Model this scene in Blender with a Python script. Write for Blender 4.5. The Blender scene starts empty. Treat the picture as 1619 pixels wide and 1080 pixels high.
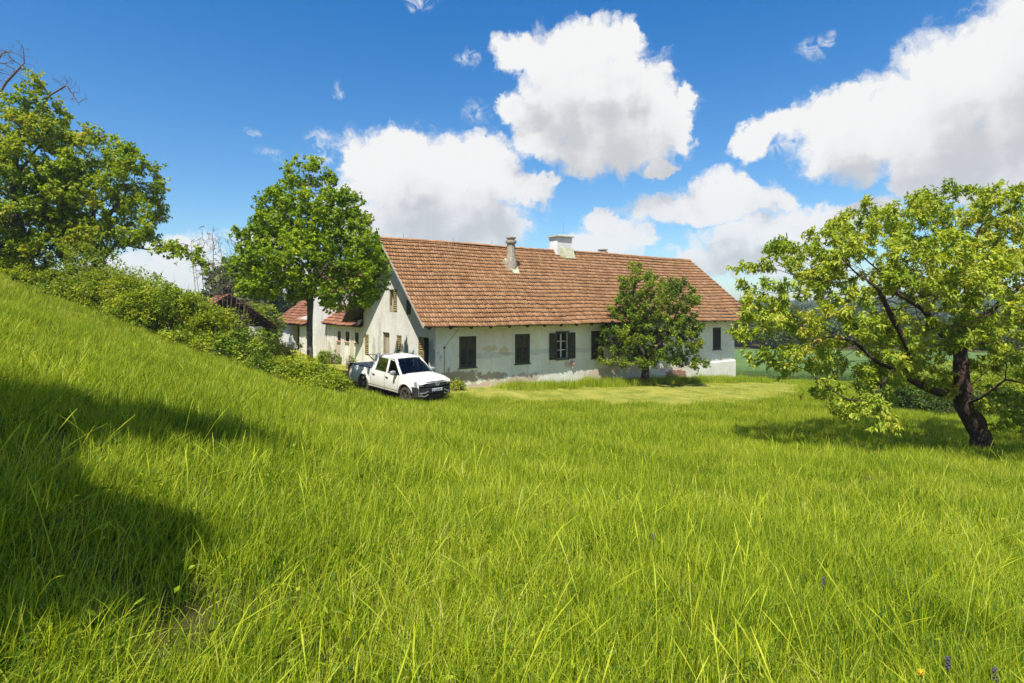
import bpy, bmesh, math, random
import numpy as np
from mathutils import Vector, Matrix, Euler
sc = bpy.context.scene
R = math.radians
# ---------------------------------------------------------------- camera
F, CX, HY, CZ = 900.0, 809.5, 484.0, 4.2        # focal length, principal column, horizon row of a 1619 px wide frame, eye height
cam_d = bpy.data.cameras.new("camera"); cam = bpy.data.objects.new("camera", cam_d)
sc.collection.objects.link(cam); sc.camera = cam
cam.location = (0, 0, CZ); cam.rotation_euler = (R(90), 0, 0)
cam_d.sensor_width = 36; cam_d.lens = 36 * F / 1619; cam_d.shift_y = -(540 - HY) / 1619
cam_d.clip_start = 0.05; cam_d.clip_end = 9000
# ---------------------------------------------------------------- sun, exposure
SUN_DIR = Vector((-0.327, -0.945, 0)); SUN_EL = 61.0
sd = Vector((SUN_DIR.x * math.cos(R(SUN_EL)), SUN_DIR.y * math.cos(R(SUN_EL)), math.sin(R(SUN_EL)))).normalized()
sun_d = bpy.data.lights.new("sun", 'SUN'); sun_d.energy = 5.0; sun_d.angle = R(0.53); sun_d.color = (1.0, 0.95, 0.86)
sun = bpy.data.objects.new("sun", sun_d); sc.collection.objects.link(sun)
sun.rotation_euler = sd.to_track_quat('Z', 'Y').to_euler(); sun.location = (0, 0, 60)
sc.view_settings.view_transform = 'Standard'; sc.view_settings.look = 'None'
sc.view_settings.exposure = 0.53; sc.view_settings.gamma = 1.0
sc.cycles.max_bounces = 7; sc.cycles.diffuse_bounces = 3; sc.cycles.glossy_bounces = 2
sc.cycles.transmission_bounces = 4; sc.cycles.transparent_max_bounces = 6; sc.cycles.volume_bounces = 0
sc.cycles.use_adaptive_sampling = True; sc.cycles.adaptive_threshold = 0.015
sc.cycles.sample_clamp_indirect = 6
try:
    sc.cycles.use_denoising = True; sc.cycles.denoising_prefilter = 'NONE'
except Exception: pass
# ---------------------------------------------------------------- node helper
class NT:
    def __init__(s, tree): s.t = tree; s.n = tree.nodes; s.l = tree.links
    def new(s, ty, **kw):
        n = s.n.new(ty)
        for k, v in kw.items(): setattr(n, k, v)
        return n
    def put(s, inp, v):
        if isinstance(v, bpy.types.NodeSocket): s.l.new(v, inp)
        elif v is not None: inp.default_value = v
    def math(s, op, a, b=None, c=None, clamp=False):
        n = s.new('ShaderNodeMath', operation=op, use_clamp=clamp)
        for i, v in enumerate((a, b, c)):
            if v is not None: s.put(n.inputs[i], v)
        return n.outputs[0]
    def vmath(s, op, a, b=None, out=0):
        n = s.new('ShaderNodeVectorMath', operation=op)
        s.put(n.inputs[0], a)
        if b is not None: s.put(n.inputs[1], b)
        return n.outputs[out]
    def noise(s, vec, scale, detail=4, rough=.5, dist=0, dim='3D', out='Fac'):
        n = s.new('ShaderNodeTexNoise'); n.noise_dimensions = dim
        if vec is not None: s.l.new(vec, n.inputs['Vector'])
        n.inputs['Scale'].default_value = scale; n.inputs['Detail'].default_value = detail
        n.inputs['Roughness'].default_value = rough; n.inputs['Distortion'].default_value = dist
        return n.outputs[out]
    def ramp(s, f, stops, interp='LINEAR'):
        n = s.new('ShaderNodeValToRGB'); cr = n.color_ramp; cr.interpolation = interp
        while len(cr.elements) < len(stops): cr.elements.new(.5)
        for e, (p, c) in zip(cr.elements, stops):
            e.position = p; e.color = (*c, 1) if len(c) == 3 else c
        s.l.new(f, n.inputs[0]); return n.outputs[0]
    def rng(s, v, a, b, c=0., d=1., smooth=False):
        n = s.new('ShaderNodeMapRange'); n.clamp = True
        if smooth: n.interpolation_type = 'SMOOTHSTEP'
        s.put(n.inputs[0], v)
        for i, x in enumerate((a, b, c, d)): s.put(n.inputs[i + 1], x)
        return n.outputs[0]
    def mix(s, f, a, b, blend='MIX'):
        n = s.new('ShaderNodeMix', data_type='RGBA', blend_type=blend)
        s.put(n.inputs[0], f)
        for i, v in ((6, a), (7, b)):
            if isinstance(v, (tuple, list)): v = (*v[:3], 1)
            s.put(n.inputs[i], v)
        return n.outputs[2]
    def attr(s, name, out='Fac'):
        n = s.new('ShaderNodeAttribute', attribute_name=name); return n.outputs[out]
# ---------------------------------------------------------------- world: Nishita sky with cumulus clouds seen by direction
w = bpy.data.worlds.new("World"); sc.world = w; w.use_nodes = True
W = NT(w.node_tree); W.n.clear()
def ang(px, py):                                   # frame position of a cloud -> azimuth, elevation (in units of 1/900 rad)
    dx = px - CX
    return math.atan2(dx, F) * 900, math.atan2(HY - py, math.hypot(F, dx)) * 900
CL = [ # px, py, rx, ry : the blobs each cumulus is made of
 (890,105,72,62),(930,75,70,42),(985,70,34,36),(825,85,38,30),(960,160,110,80),(880,175,70,60),(1035,185,62,60),(850,205,50,40),(1000,225,90,50),(930,235,85,42),(1075,215,28,34),(805,170,24,26),(1085,152,18,20),
 (1034,271,24,12),
 (640,262,100,56),(640,235,45,30),(720,270,110,54),(775,265,60,48),(590,290,62,42),(700,330,150,42),(830,300,48,30),(600,350,110,42),(730,360,120,36),(560,262,30,28),(860,285,24,16),
 (1060,325,75,26),(1135,305,60,34),(1190,310,50,34),(1120,335,90,22),(1240,322,26,16),(1185,292,34,22),
 (975,380,62,34),(955,352,26,24),(930,390,60,26),(1025,385,20,16),
 (1190,225,34,28),(1240,195,55,24),(1300,185,60,40),(1350,215,95,72),(1420,190,100,85),(1500,150,110,105),(1590,110,100,130),(1620,20,55,70),(1460,250,120,45),(1560,240,120,60),(1330,165,70,30),(1650,180,120,120),(1500,285,100,30),(1600,285,120,40),
 (1180,375,100,30),(1260,360,80,34),(1130,405,90,24),(1340,345,90,34),(1230,410,110,30),
 (285,395,55,26),(230,440,130,40),(350,450,110,34),(470,440,80,36),
 (400,375,50,14),
]
g = bpy.data.node_groups.new("cloud_field", 'ShaderNodeTree')
g.interface.new_socket("P", in_out='INPUT', socket_type='NodeSocketVector')
g.interface.new_socket("D", in_out='OUTPUT', socket_type='NodeSocketFloat')
G = NT(g); gi = G.new('NodeGroupInput'); go = G.new('NodeGroupOutput')
P0 = gi.outputs[0]
wn = G.noise(P0, 0.013, 3, .55, 0, '2D', 'Color')
wv = G.vmath('MULTIPLY', G.vmath('SUBTRACT', wn, (.5, .5, .5)), (54, 44, 0))
Pw = G.vmath('ADD', P0, wv)
Pw = G.vmath('ADD', Pw, G.vmath('MULTIPLY', G.vmath('SUBTRACT', G.noise(P0, 0.045, 6, .65, 0, '2D', 'Color'), (.5, .5, .5)), (34, 30, 0)))
acc = None
for (px, py, rx, ry) in CL:
    a, e = ang(px, py); k = math.cos(math.atan2(px - CX, F))
    v = G.vmath('MULTIPLY', G.vmath('SUBTRACT', Pw, (a, e, 0)), (1 / (rx * k * k), 1 / (ry * k), 0))
    ln = G.vmath('LENGTH', v, out=1)
    if acc is None: acc = ln
    else:
        n = G.new('ShaderNodeMath', operation='SMOOTH_MIN'); G.put(n.inputs[0], acc); G.put(n.inputs[1], ln); n.inputs[2].default_value = .22; acc = n.outputs[0]
field = G.math('SUBTRACT', 1.02, acc)
n1 = G.noise(Pw, 0.022, 11, .65, .1, '2D')
n2 = G.noise(P0, 0.011, 3, .5, 0, '2D')
WISP = [(755,175,26,28),(500,240,34,34),(1285,78,26,22),(738,93,24,13),(392,206,22,9),(430,241,26,11),(538,146,12,18),(664,6,30,16),(505,230,34,30),(1310,60,16,12),(1240,225,40,22)]
aw = None
g.interface.new_socket("Wisp", in_out='OUTPUT', socket_type='NodeSocketFloat')
for (px, py, rx, ry) in WISP:
    a, e = ang(px, py); k = math.cos(math.atan2(px - CX, F)); ln = G.vmath('LENGTH', G.vmath('MULTIPLY', G.vmath('SUBTRACT', Pw, (a, e, 0)), (1 / (rx * k * k), 1 / (ry * k), 0)), out=1)
    aw = ln if aw is None else G.math('MINIMUM', aw, ln)
wn2 = G.noise(P0, .05, 8, .65, .8, '2D')
G.l.new(G.math('MULTIPLY', G.rng(aw, 1.1, .1, smooth=True), G.rng(wn2, .38, .66, 0, .75)), go.inputs[1])
d = G.math('ADD', field, G.math('MULTIPLY', G.math('SUBTRACT', n1, .5), 1.0))
d = G.math('ADD', d, G.math('MULTIPLY', G.math('SUBTRACT', n2, .5), .35))
G.l.new(d, go.inputs[0])
g.interface.new_socket("Body", in_out='OUTPUT', socket_type='NodeSocketFloat')
G.l.new(G.math('ADD', field, G.math('MULTIPLY', G.math('SUBTRACT', G.noise(P0, 0.016, 4, .5, .2, '2D'), .5), 1.1)), go.inputs[2])
tc = W.new('ShaderNodeTexCoord').outputs['Generated']
sx = W.new('ShaderNodeSeparateXYZ'); W.l.new(tc, sx.inputs[0])
az = W.math('MULTIPLY', W.math('ARCTAN2', sx.outputs[0], sx.outputs[1]), 900)
el = W.math('MULTIPLY', W.math('ARCSINE', sx.outputs[2]), 900)
cb = W.new('ShaderNodeCombineXYZ'); W.l.new(az, cb.inputs[0]); W.l.new(el, cb.inputs[1]); P = cb.outputs[0]
def dens(off):
    n = W.new('ShaderNodeGroup'); n.node_tree = g
    W.l.new(W.vmath('ADD', P, off) if off else P, n.inputs[0]); return n.outputs[0]
d0 = dens(None); d1 = W.math('ADD', W.math('MULTIPLY', dens((-20, 92, 0)).node.outputs[2], .72), W.math('MULTIPLY', dens((-12, 40, 0)).node.outputs[2], .38))
alpha = W.rng(d0, -0.14, 0.34, smooth=True)
alpha = W.math('MAXIMUM', alpha, d0.node.outputs[1])
alpha = W.math('MULTIPLY', alpha, W.rng(el, -5, 30))
# unseen scattered cloud, added overhead and behind the viewpoint for white fill light
rest = W.math('MAXIMUM', W.rng(W.math('ABSOLUTE', az), 760, 960, smooth=True), W.rng(el, 560, 760, smooth=True))
rn = W.noise(tc, 3.2, 7, .6, .3)
rest = W.math('MULTIPLY', W.math('MULTIPLY', rest, W.rng(rn, .46, .58, smooth=True)), .85)
fine = W.noise(P, 0.02, 8, .6, .3, '2D')
sh = W.math('ADD', W.math('MULTIPLY', d1, 1.0), W.math('MULTIPLY', W.math('SUBTRACT', fine, .5), .35))
shade = W.rng(sh, -.15, .95, smooth=True)
ccol = W.ramp(shade, [(0, (.64, .64, .64)), (.45, (.59, .592, .60)), (.8, (.49, .497, .512)), (1, (.42, .43, .45))])
sky = W.new('ShaderNodeTexSky'); sky.sky_type = 'NISHITA'; sky.sun_disc = False
sky.sun_elevation = R(SUN_EL); sky.sun_rotation = math.atan2(sd.x, sd.y); sky.air_density = 1.0; sky.dust_density = .35; sky.ozone_density = 2.2
hs = W.new('ShaderNodeHueSaturation'); hs.inputs['Saturation'].default_value = 1.12; hs.inputs['Value'].default_value = 1.0
W.l.new(sky.outputs[0], hs.inputs['Color'])
skyc = W.vmath('SCALE', hs.outputs[0]); skyc.node.inputs['Scale'].default_value = SKY_S = 0.087
zen = W.mix(W.rng(el, 0, 460), (1.0, 1.13, 1.16), (.22, .92, 1.36)); skyc = W.vmath('MULTIPLY', skyc, zen)
col = W.mix(W.math('MULTIPLY', alpha, W.rng(el, 0, 200, .82, 1.0)), skyc, ccol)
col = W.mix(rest, col, (.50, .495, .49))
bg = W.new('ShaderNodeBackground'); W.l.new(col, bg.inputs[0]); bg.inputs[1].default_value = 1.0
wo = W.new('ShaderNodeOutputWorld'); W.l.new(bg.outputs[0], wo.inputs[0])
try: w.cycles.sampling_method = 'MANUAL'; w.cycles.sample_map_resolution = 512
except Exception: pass
# ---------------------------------------------------------------- object helpers
COL = sc.collection
def tag(o, label=None, cat=None, group=None, kind=None):
    if label: o['label'] = label
    if cat: o['category'] = cat
    if group: o['group'] = group
    if kind: o['kind'] = kind
    return o
def empty(name, loc=(0, 0, 0), rz=0, label=None, cat=None, group=None):
    o = bpy.data.objects.new(name, None); COL.objects.link(o); o.location = loc; o.rotation_euler = (0, 0, rz)
    o.empty_display_size = .3
    return tag(o, label, cat, group)
def raw_mesh(name, V, Fc, attrs=None, smooth=False):
    V = np.asarray(V, dtype=np.float32); me = bpy.data.meshes.new(name)
    Fc = np.asarray(Fc, dtype=np.int32); k = Fc.shape[1]
    me.vertices.add(len(V)); me.vertices.foreach_set('co', V.ravel())
    me.loops.add(Fc.size); me.loops.foreach_set('vertex_index', Fc.ravel())
    me.polygons.add(len(Fc)); me.polygons.foreach_set('loop_start', np.arange(0, Fc.size, k, dtype=np.int32))
    if smooth: me.polygons.foreach_set('use_smooth', np.ones(len(Fc), dtype=bool))
    for an, arr in (attrs or {}).items():
        arr = np.asarray(arr, dtype=np.float32)
        at = me.attributes.new(an, 'FLOAT', 'POINT'); at.data.foreach_set('value', arr.ravel())
    me.update(calc_edges=True); me.validate(); return me
def mk(name, V, Fc, mat, parent=None, attrs=None, smooth=False, link=True):
    me = raw_mesh(name, V, Fc, attrs, smooth); me.materials.append(mat)
    o = bpy.data.objects.new(name, me)
    if link: COL.objects.link(o)
    if parent: o.parent = parent
    return o
class MB:
    """collects shapes and links them as one mesh object"""
    def __init__(s): s.v = []; s.f = []
    def add(s, v, f):
        b = len(s.v); s.v += [tuple(p) for p in v]; s.f += [tuple(i + b for i in q) for q in f]; return s
    def box(s, x0, x1, y0, y1, z0, z1, M=None):
        v = [Vector((x, y, z)) for z in (z0, z1) for y in (y0, y1) for x in (x0, x1)]
        if M: v = [M @ p for p in v]
        return s.add(v, [(0, 2, 3, 1), (4, 5, 7, 6), (0, 1, 5, 4), (2, 6, 7, 3), (0, 4, 6, 2), (1, 3, 7, 5)])
    def bar(s, a, b, wd, th=None, up=(0, 0, 1)):
        a = Vector(a); b = Vector(b); th = th or wd; d = (b - a).normalized(); u = Vector(up)
        if abs(d.dot(u)) > .98: u = Vector((1, 0, 0))
        sd_ = d.cross(u).normalized(); u = sd_.cross(d)
        v = [p + sd_ * i * wd / 2 + u * j * th / 2 for p in (a, b) for i, j in ((-1, -1), (1, -1), (1, 1), (-1, 1))]
        return s.add(v, [(3, 2, 1, 0), (4, 5, 6, 7), (0, 1, 5, 4), (1, 2, 6, 5), (2, 3, 7, 6), (3, 0, 4, 7)])
    def tube(s, pts, r, n=8, cap=True):
        pts = [Vector(p) for p in pts]; rs = r if isinstance(r, (list, tuple)) else [r] * len(pts); b = len(s.v); ref = None
        for i, p in enumerate(pts):
            d = (pts[min(i + 1, len(pts) - 1)] - pts[max(i - 1, 0)]).normalized()
            if ref is None: ref = Vector((1, 0, 0)) if abs(d.x) < .8 else Vector((0, 1, 0))
            a = d.cross(ref).normalized(); c = d.cross(a); ref = -c if False else a.cross(d)
            for k in range(n):
                t = 2 * math.pi * k / n; s.v.append(tuple(p + (a * math.cos(t) + c * math.sin(t)) * rs[i]))
        for i in range(len(pts) - 1):
            for k in range(n):
                s.f.append((b + i * n + k, b + i * n + (k + 1) % n, b + (i + 1) * n + (k + 1) % n, b + (i + 1) * n + k))
        if cap: s.f.append(tuple(b + k for k in range(n))[::-1]); s.f.append(tuple(b + (len(pts) - 1) * n + k for k in range(n)))
        return s
    def lathe(s, prof, c=(0, 0, 0), axis='z', n=24, cap=True):
        b = len(s.v)
        for (r, h) in prof:
            for k in range(n):
                t = 2 * math.pi * k / n; x, y = r * math.cos(t), r * math.sin(t)
                p = (x, y, h) if axis == 'z' else (x, h, y) if axis == 'y' else (h, x, y)
                s.v.append((p[0] + c[0], p[1] + c[1], p[2] + c[2]))
        for i in range(len(prof) - 1):
            for k in range(n): s.f.append((b + i * n + k, b + i * n + (k + 1) % n, b + (i + 1) * n + (k + 1) % n, b + (i + 1) * n + k))
        if cap: s.f.append(tuple(b + k for k in range(n))[::-1]); s.f.append(tuple(b + (len(prof) - 1) * n + k for k in range(n)))
        return s
    def grid(s, rows):
        b = len(s.v); m = len(rows[0])
        for r in rows: s.v += [tuple(p) for p in r]
        for i in range(len(rows) - 1):
            for j in range(m - 1): s.f.append((b + i * m + j, b + i * m + j + 1, b + (i + 1) * m + j + 1, b + (i + 1) * m + j))
        return s
    def prism(s, poly, axis, a, b_):
        """poly of 2D points extruded along axis between a and b_"""
        def P3(p, h): return (h, p[0], p[1]) if axis == 'x' else (p[0], h, p[1]) if axis == 'y' else (p[0], p[1], h)
        n = len(poly); v = [P3(p, a) for p in poly] + [P3(p, b_) for p in poly]
        return s.add(v, [tuple(range(n))[::-1], tuple(range(n, 2 * n))] + [(i, (i + 1) % n, n + (i + 1) % n, n + i) for i in range(n)])
    def build(s, name, mat, parent=None, smooth=False, bevel=0, solid=0, autos=0, sub=0):
        me = bpy.data.meshes.new(name); me.from_pydata(s.v, [], s.f); me.validate()
        bm = bmesh.new(); bm.from_mesh(me); bmesh.ops.recalc_face_normals(bm, faces=bm.faces); bm.to_mesh(me); bm.free()
        me.materials.append(mat)
        o = bpy.data.objects.new(name, me); COL.objects.link(o)
        if parent: o.parent = parent
        if smooth: me.polygons.foreach_set('use_smooth', np.ones(len(me.polygons), dtype=bool))
        if autos and smooth: me.set_sharp_from_angle(angle=R(autos))
        if solid: m = o.modifiers.new('s', 'SOLIDIFY'); m.thickness = solid; m.offset = -1
        if bevel: m = o.modifiers.new('b', 'BEVEL'); m.width = bevel; m.segments = 2; m.limit_method = 'ANGLE'; m.angle_limit = R(40)
        if sub: m = o.modifiers.new('u', 'SUBSURF'); m.levels = sub; m.render_levels = sub
        return o
def holed(name, outline, holes, plane, off, thick, mat, parent):
    """flat wall with real openings: 2D outline and holes -> solid slab; plane 'xz' or 'yz' at offset"""
    cu = bpy.data.curves.new(name, 'CURVE'); cu.dimensions = '2D'; cu.fill_mode = 'BOTH'; cu.extrude = thick / 2
    for poly in [outline] + holes:
        sp = cu.splines.new('POLY'); sp.points.add(len(poly) - 1); sp.use_cyclic_u = True
        for p, q in zip(sp.points, poly): p.co = (q[0], q[1], 0, 1)
    t = bpy.data.objects.new(name, cu); me = bpy.data.meshes.new_from_object(t); me.name = name
    if plane == 'xz': M = Matrix(((1, 0, 0, 0), (0, 0, -1, off), (0, 1, 0, 0), (0, 0, 0, 1)))
    else: M = Matrix(((0, 0, 1, off), (1, 0, 0, 0), (0, 1, 0, 0), (0, 0, 0, 1)))
    me.transform(M)
    bm = bmesh.new(); bm.from_mesh(me); bmesh.ops.recalc_face_normals(bm, faces=bm.faces); bm.to_mesh(me); bm.free()
    me.materials.clear(); me.materials.append(mat)
    for p in me.polygons: p.use_smooth = False
    bpy.data.objects.remove(t); bpy.data.curves.remove(cu)
    o = bpy.data.objects.new(name, me); COL.objects.link(o); o.parent = parent; return o
def rect(a, b, c, d): return [(a, c), (b, c), (b, d), (a, d)]
def at(px, py, Y): return np.array([(px - CX) / F * Y, Y, CZ - (py - HY) / F * Y])
def copy_tree(o, parent=None):
    c = o.copy(); COL.objects.link(c)
    if parent: c.parent = parent
    for ch in list(o.children): copy_tree(ch, c)
    return c
# ---------------------------------------------------------------- materials
def mat(name, color, rough=.8, metal=0, spec=.3, bump=None, var=None, trans=0, coat=0):
    m = bpy.data.materials.new(name); m.use_nodes = True; N = NT(m.node_tree); b = N.n['Principled BSDF']
    b.inputs['Base Color'].default_value = (*color, 1); b.inputs['Roughness'].default_value = rough
    b.inputs['Metallic'].default_value = metal; b.inputs['Specular IOR Level'].default_value = spec
    if trans: b.inputs['Transmission Weight'].default_value = trans
    if coat: b.inputs['Coat Weight'].default_value = coat; b.inputs['Coat Roughness'].default_value = .05
    tcn = N.new('ShaderNodeTexCoord').outputs['Object']
    if var:
        sc_, amt = var; nz = N.noise(tcn, sc_, 6, .6)
        N.l.new(N.mix(N.rng(nz, .3, .7), tuple(c * (1 - amt) for c in color), tuple(min(1, c * (1 + amt)) for c in color)), b.inputs['Base Color'])
    if bump:
        sc_, st = bump; bp = N.new('ShaderNodeBump'); bp.inputs['Strength'].default_value = st; bp.inputs['Distance'].default_value = .02
        N.l.new(N.noise(tcn, sc_, 6, .6), bp.inputs['Height']); N.l.new(bp.outputs[0], b.inputs['Normal'])
    return m
def leaf_mat(name, cols, trans=.38, rough=.5, patch=.35, spec=.25, tcol=None, pw=.3):
    """cols: ramp over a per-leaf random value; translucent, slightly glossy"""
    m = bpy.data.materials.new(name); m.use_nodes = True; N = NT(m.node_tree); N.n.clear()
    r = N.attr('rnd'); geo = N.new('ShaderNodeNewGeometry')
    pn = N.noise(geo.outputs['Position'], patch, 3, .5)
    v = N.math('ADD', N.math('MULTIPLY', r, 1 - pw), N.math('MULTIPLY', N.rng(pn, .3, .7), pw))
    k = len(cols); c = N.ramp(v, [(i / (k - 1), q) for i, q in enumerate(cols)])
    pb = N.new('ShaderNodeBsdfPrincipled'); N.l.new(c, pb.inputs['Base Color']); pb.inputs['Roughness'].default_value = rough
    pb.inputs['Specular IOR Level'].default_value = spec
    tr = N.new('ShaderNodeBsdfTranslucent'); tc_ = N.mix(1.0, c, tcol or (1.35, 1.25, .35), 'MULTIPLY'); N.l.new(tc_, tr.inputs[0])
    mx = N.new('ShaderNodeMixShader'); mx.inputs[0].default_value = trans; N.l.new(pb.outputs[0], mx.inputs[1]); N.l.new(tr.outputs[0], mx.inputs[2])
    o = N.new('ShaderNodeOutputMaterial'); N.l.new(mx.outputs[0], o.inputs[0]); return m
def bark_mat(name, a, b_):
    m = mat(name, a, .95, spec=.1); N = NT(m.node_tree); bs = N.n['Principled BSDF']
    p = N.new('ShaderNodeTexCoord').outputs['Object']; mp = N.new('ShaderNodeMapping'); N.l.new(p, mp.inputs[0]); mp.inputs['Scale'].default_value = (1, 1, .35)
    nz = N.noise(mp.outputs[0], 22, 6, .65, .4); n2 = N.noise(p, 3.5, 4, .6)
    N.l.new(N.mix(N.rng(N.math('ADD', N.math('MULTIPLY', nz, .6), N.math('MULTIPLY', n2, .4)), .38, .62), a, b_), bs.inputs['Base Color'])
    bp = N.new('ShaderNodeBump'); bp.inputs['Strength'].default_value = 1.; bp.inputs['Distance'].default_value = .03; N.l.new(nz, bp.inputs['Height']); N.l.new(bp.outputs[0], bs.inputs['Normal'])
    return m
# ---------------------------------------------------------------- terrain
CP = np.array([
 (0,0,2.5),(0,2.6,2.45),(0,8,1.72),(0,14,1.0),(0,20,.35),(0,24.8,-.06),(2.3,2.6,2.35),(6,8,1.35),(9,14,.45),(13.3,16.2,.02),(7,22,-.1),(14,26,-.32),(20,20,-.5),(22,30,-1.0),(20,10,.2),(12,4,1.2),
 (-3.2,3,3.35),(-8,8,3.9),(-10,15,3.1),(-5,12,2.05),(-5,18,1.15),(-14,18,3.55),(-18,20,4.6),
 (-21.6,24,5.5),(-18.5,23.5,4.3),(-15.6,23,3.4),(-13.5,22.5,2.62),(-10.7,22,1.85),(-8.8,22,1.1),(-6.6,22,.42),(-30,24,7.5),(-30,10,9.5),(-20,5,8.),(-12,-4,6.2),
 (-4.4,23.3,.2),(-5.9,25.4,.32),(-2.4,24.1,.12),(-4.1,26.8,.2),(-2.2,28,.15),(3.,26.5,-.15),(3,30,-.1),(8,28,-.3),(9,34,-.45),(16,40.5,-1.1),(15,33,-.6),
 (-9,34,.45),(-9.5,30,.75),(-12,34,.5),(-14,40,.4),(-16,48,.3),(-20,42,1.0),(-13,28,1.2),(-20,30,4.2),(-28,38,5.5),(-26,55,1.2),(-40,60,4),
 (18.5,47,-1.75),(25,44,-1.75),(32,40,-1.7),(30,95,-3.2),(60,90,-3.6),(60,50,-2.6),(40,20,-1.6),(45,0,-.8),(30,-10,.8),(0,-20,4.5),(-20,-25,8),(0,60,-1),(0,100,-3),(-40,110,-1),(60,-40,0)], float)
def _u(d2): return np.where(d2 > 1e-9, .5 * d2 * np.log(np.maximum(d2, 1e-9)), 0)
_n = len(CP); _K = _u(((CP[:, None, :2] - CP[None, :, :2]) ** 2).sum(-1)) + np.eye(_n) * 2.0
_P = np.c_[np.ones(_n), CP[:, :2]]; _A = np.zeros((_n + 3, _n + 3)); _A[:_n, :_n] = _K; _A[:_n, _n:] = _P; _A[_n:, :_n] = _P.T
_sol = np.linalg.solve(_A, np.r_[CP[:, 2], np.zeros(3)])
def gz(X, Y):
    X = np.atleast_1d(np.asarray(X, float)); Y = np.atleast_1d(np.asarray(Y, float)); sh = X.shape; X = X.ravel(); Y = Y.ravel()
    Q = np.c_[X, Y]; z = np.empty(len(X))
    for i in range(0, len(X), 20000):
        q = Q[i:i + 20000]; d2 = ((q[:, None] - CP[None, :, :2]) ** 2).sum(-1)
        z[i:i + 20000] = _u(d2) @ _sol[:_n] + _sol[_n] + q @ _sol[_n + 1:]
    r = np.hypot(X, Y - 20); t = np.clip((r - 55) / 60, 0, 1); t = t * t * (3 - 2 * t)
    z = np.clip(z, -4.5, 11)
    z = z * (1 - t) + (-4.0) * t
    return z.reshape(sh)
def gz1(x, y): return float(gz([x], [y])[0])
def gnorm(X, Y, e=.25):
    dx = (gz(X + e, Y) - gz(X - e, Y)) / (2 * e); dy = (gz(X, Y + e) - gz(X, Y - e)) / (2 * e)
    n = np.stack([-dx, -dy, np.ones_like(dx)], -1); return n / np.linalg.norm(n, axis=-1, keepdims=True)
def vnoise(X, Y, s, seed=0):
    """smooth value noise, 0..1"""
    X = np.asarray(X) / s; Y = np.asarray(Y) / s; xi = np.floor(X).astype(np.int64); yi = np.floor(Y).astype(np.int64); fx = X - xi; fy = Y - yi
    fx = fx * fx * (3 - 2 * fx); fy = fy * fy * (3 - 2 * fy)
    def h(a, b):
        n = (a * 374761393 + b * 668265263 + seed * 974634777) & 0x7fffffff; n = ((n ^ (n >> 13)) * 1274126177) & 0x7fffffff; return ((n ^ (n >> 16)) & 0xffff) / 65535.
    return (h(xi, yi) * (1 - fx) + h(xi + 1, yi) * fx) * (1 - fy) + (h(xi, yi + 1) * (1 - fx) + h(xi + 1, yi + 1) * fx) * fy
MOW = np.array([(-2.6,25.3),(0,25.0),(4,25.1),(8,25.2),(11,25.8),(13.4,27.2),(16,30.5),(18,35),(19.6,39.5),(19.5,43),(16,44),(8,40),(-4,30),(-10,42),(-16,50),(-20,46),(-13.5,33),(-9,28.2),(-6.9,26.8),(-4.5,26.6)])
def inpoly(X, Y, P):
    r = np.zeros(np.shape(X), bool); j = len(P) - 1
    for i in range(len(P)):
        xi, yi = P[i]; xj, yj = P[j]
        c = ((yi > Y) != (yj > Y)) & (X < (xj - xi) * (Y - yi) / (yj - yi + 1e-12) + xi); r ^= c; j = i
    return r
def mown(X, Y):
    jx = (vnoise(X, Y, 1.1, 3) - .5) * 1.3 + (vnoise(X, Y, .3, 6) - .5) * .9; jy = (vnoise(X, Y, .9, 5) - .5) * 1.2 + (vnoise(X, Y, .25, 7) - .5) * .9
    return inpoly(X + jx, Y + jy, MOW)
# the ground sheet, fine near the camera and coarse out to the horizon
def axis_(lo, hi, fine_lo, fine_hi, st, gr=1.18):
    a = list(np.arange(fine_lo, fine_hi + 1e-6, st)); s = st
    while a[-1] < hi: s *= gr; a.append(a[-1] + s)
    s = st
    while a[0] > lo: s *= gr; a.insert(0, a[0] - s)
    return np.array(a)
ax = axis_(-3200, 3200, -34, 36, .5); ay = axis_(-1200, 3600, -6, 58, .5)
GX, GY = np.meshgrid(ax, ay); GZ = gz(GX, GY)
GZ += (vnoise(GX, GY, 1.3, 11) - .5) * .07 * (np.hypot(GX, GY) < 60)
nx = len(ax); ids = np.arange(GX.size).reshape(GX.shape)
quads = np.stack([ids[:-1, :-1], ids[:-1, 1:], ids[1:, 1:], ids[1:, :-1]], -1).reshape(-1, 4)
mw = mown(GX, GY).astype(float)
m = bpy.data.materials.new("ground"); m.use_nodes = True; N = NT(m.node_tree); b = N.n['Principled BSDF']; b.inputs['Roughness'].default_value = 1; b.inputs['Specular IOR Level'].default_value = .05
pos = N.new('ShaderNodeNewGeometry').outputs['Position']
lawn = N.mix(N.rng(N.noise(pos, .9, 6, .6), .35, .65), (.15, .19, .025), (.34, .32, .06))
lawn = N.mix(N.math('MULTIPLY', N.rng(N.noise(pos, 9, 4, .7), .45, .7), .5), lawn, (.36, .31, .10))
soil = N.mix(N.noise(pos, 3, 5, .6), (.045, .05, .015), (.10, .085, .03))
N.l.new(N.mix(N.attr('mown'), soil, lawn), b.inputs['Base Color'])
bp = N.new('ShaderNodeBump'); bp.inputs['Strength'].default_value = .8; bp.inputs['Distance'].default_value = .04; N.l.new(N.noise(pos, 14, 6, .7), bp.inputs['Height']); N.l.new(bp.outputs[0], b.inputs['Normal'])
tag(mk('ground', np.c_[GX.ravel(), GY.ravel(), GZ.ravel()], quads, m, attrs={'mown': mw.ravel()}, smooth=True), kind='structure')
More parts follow.
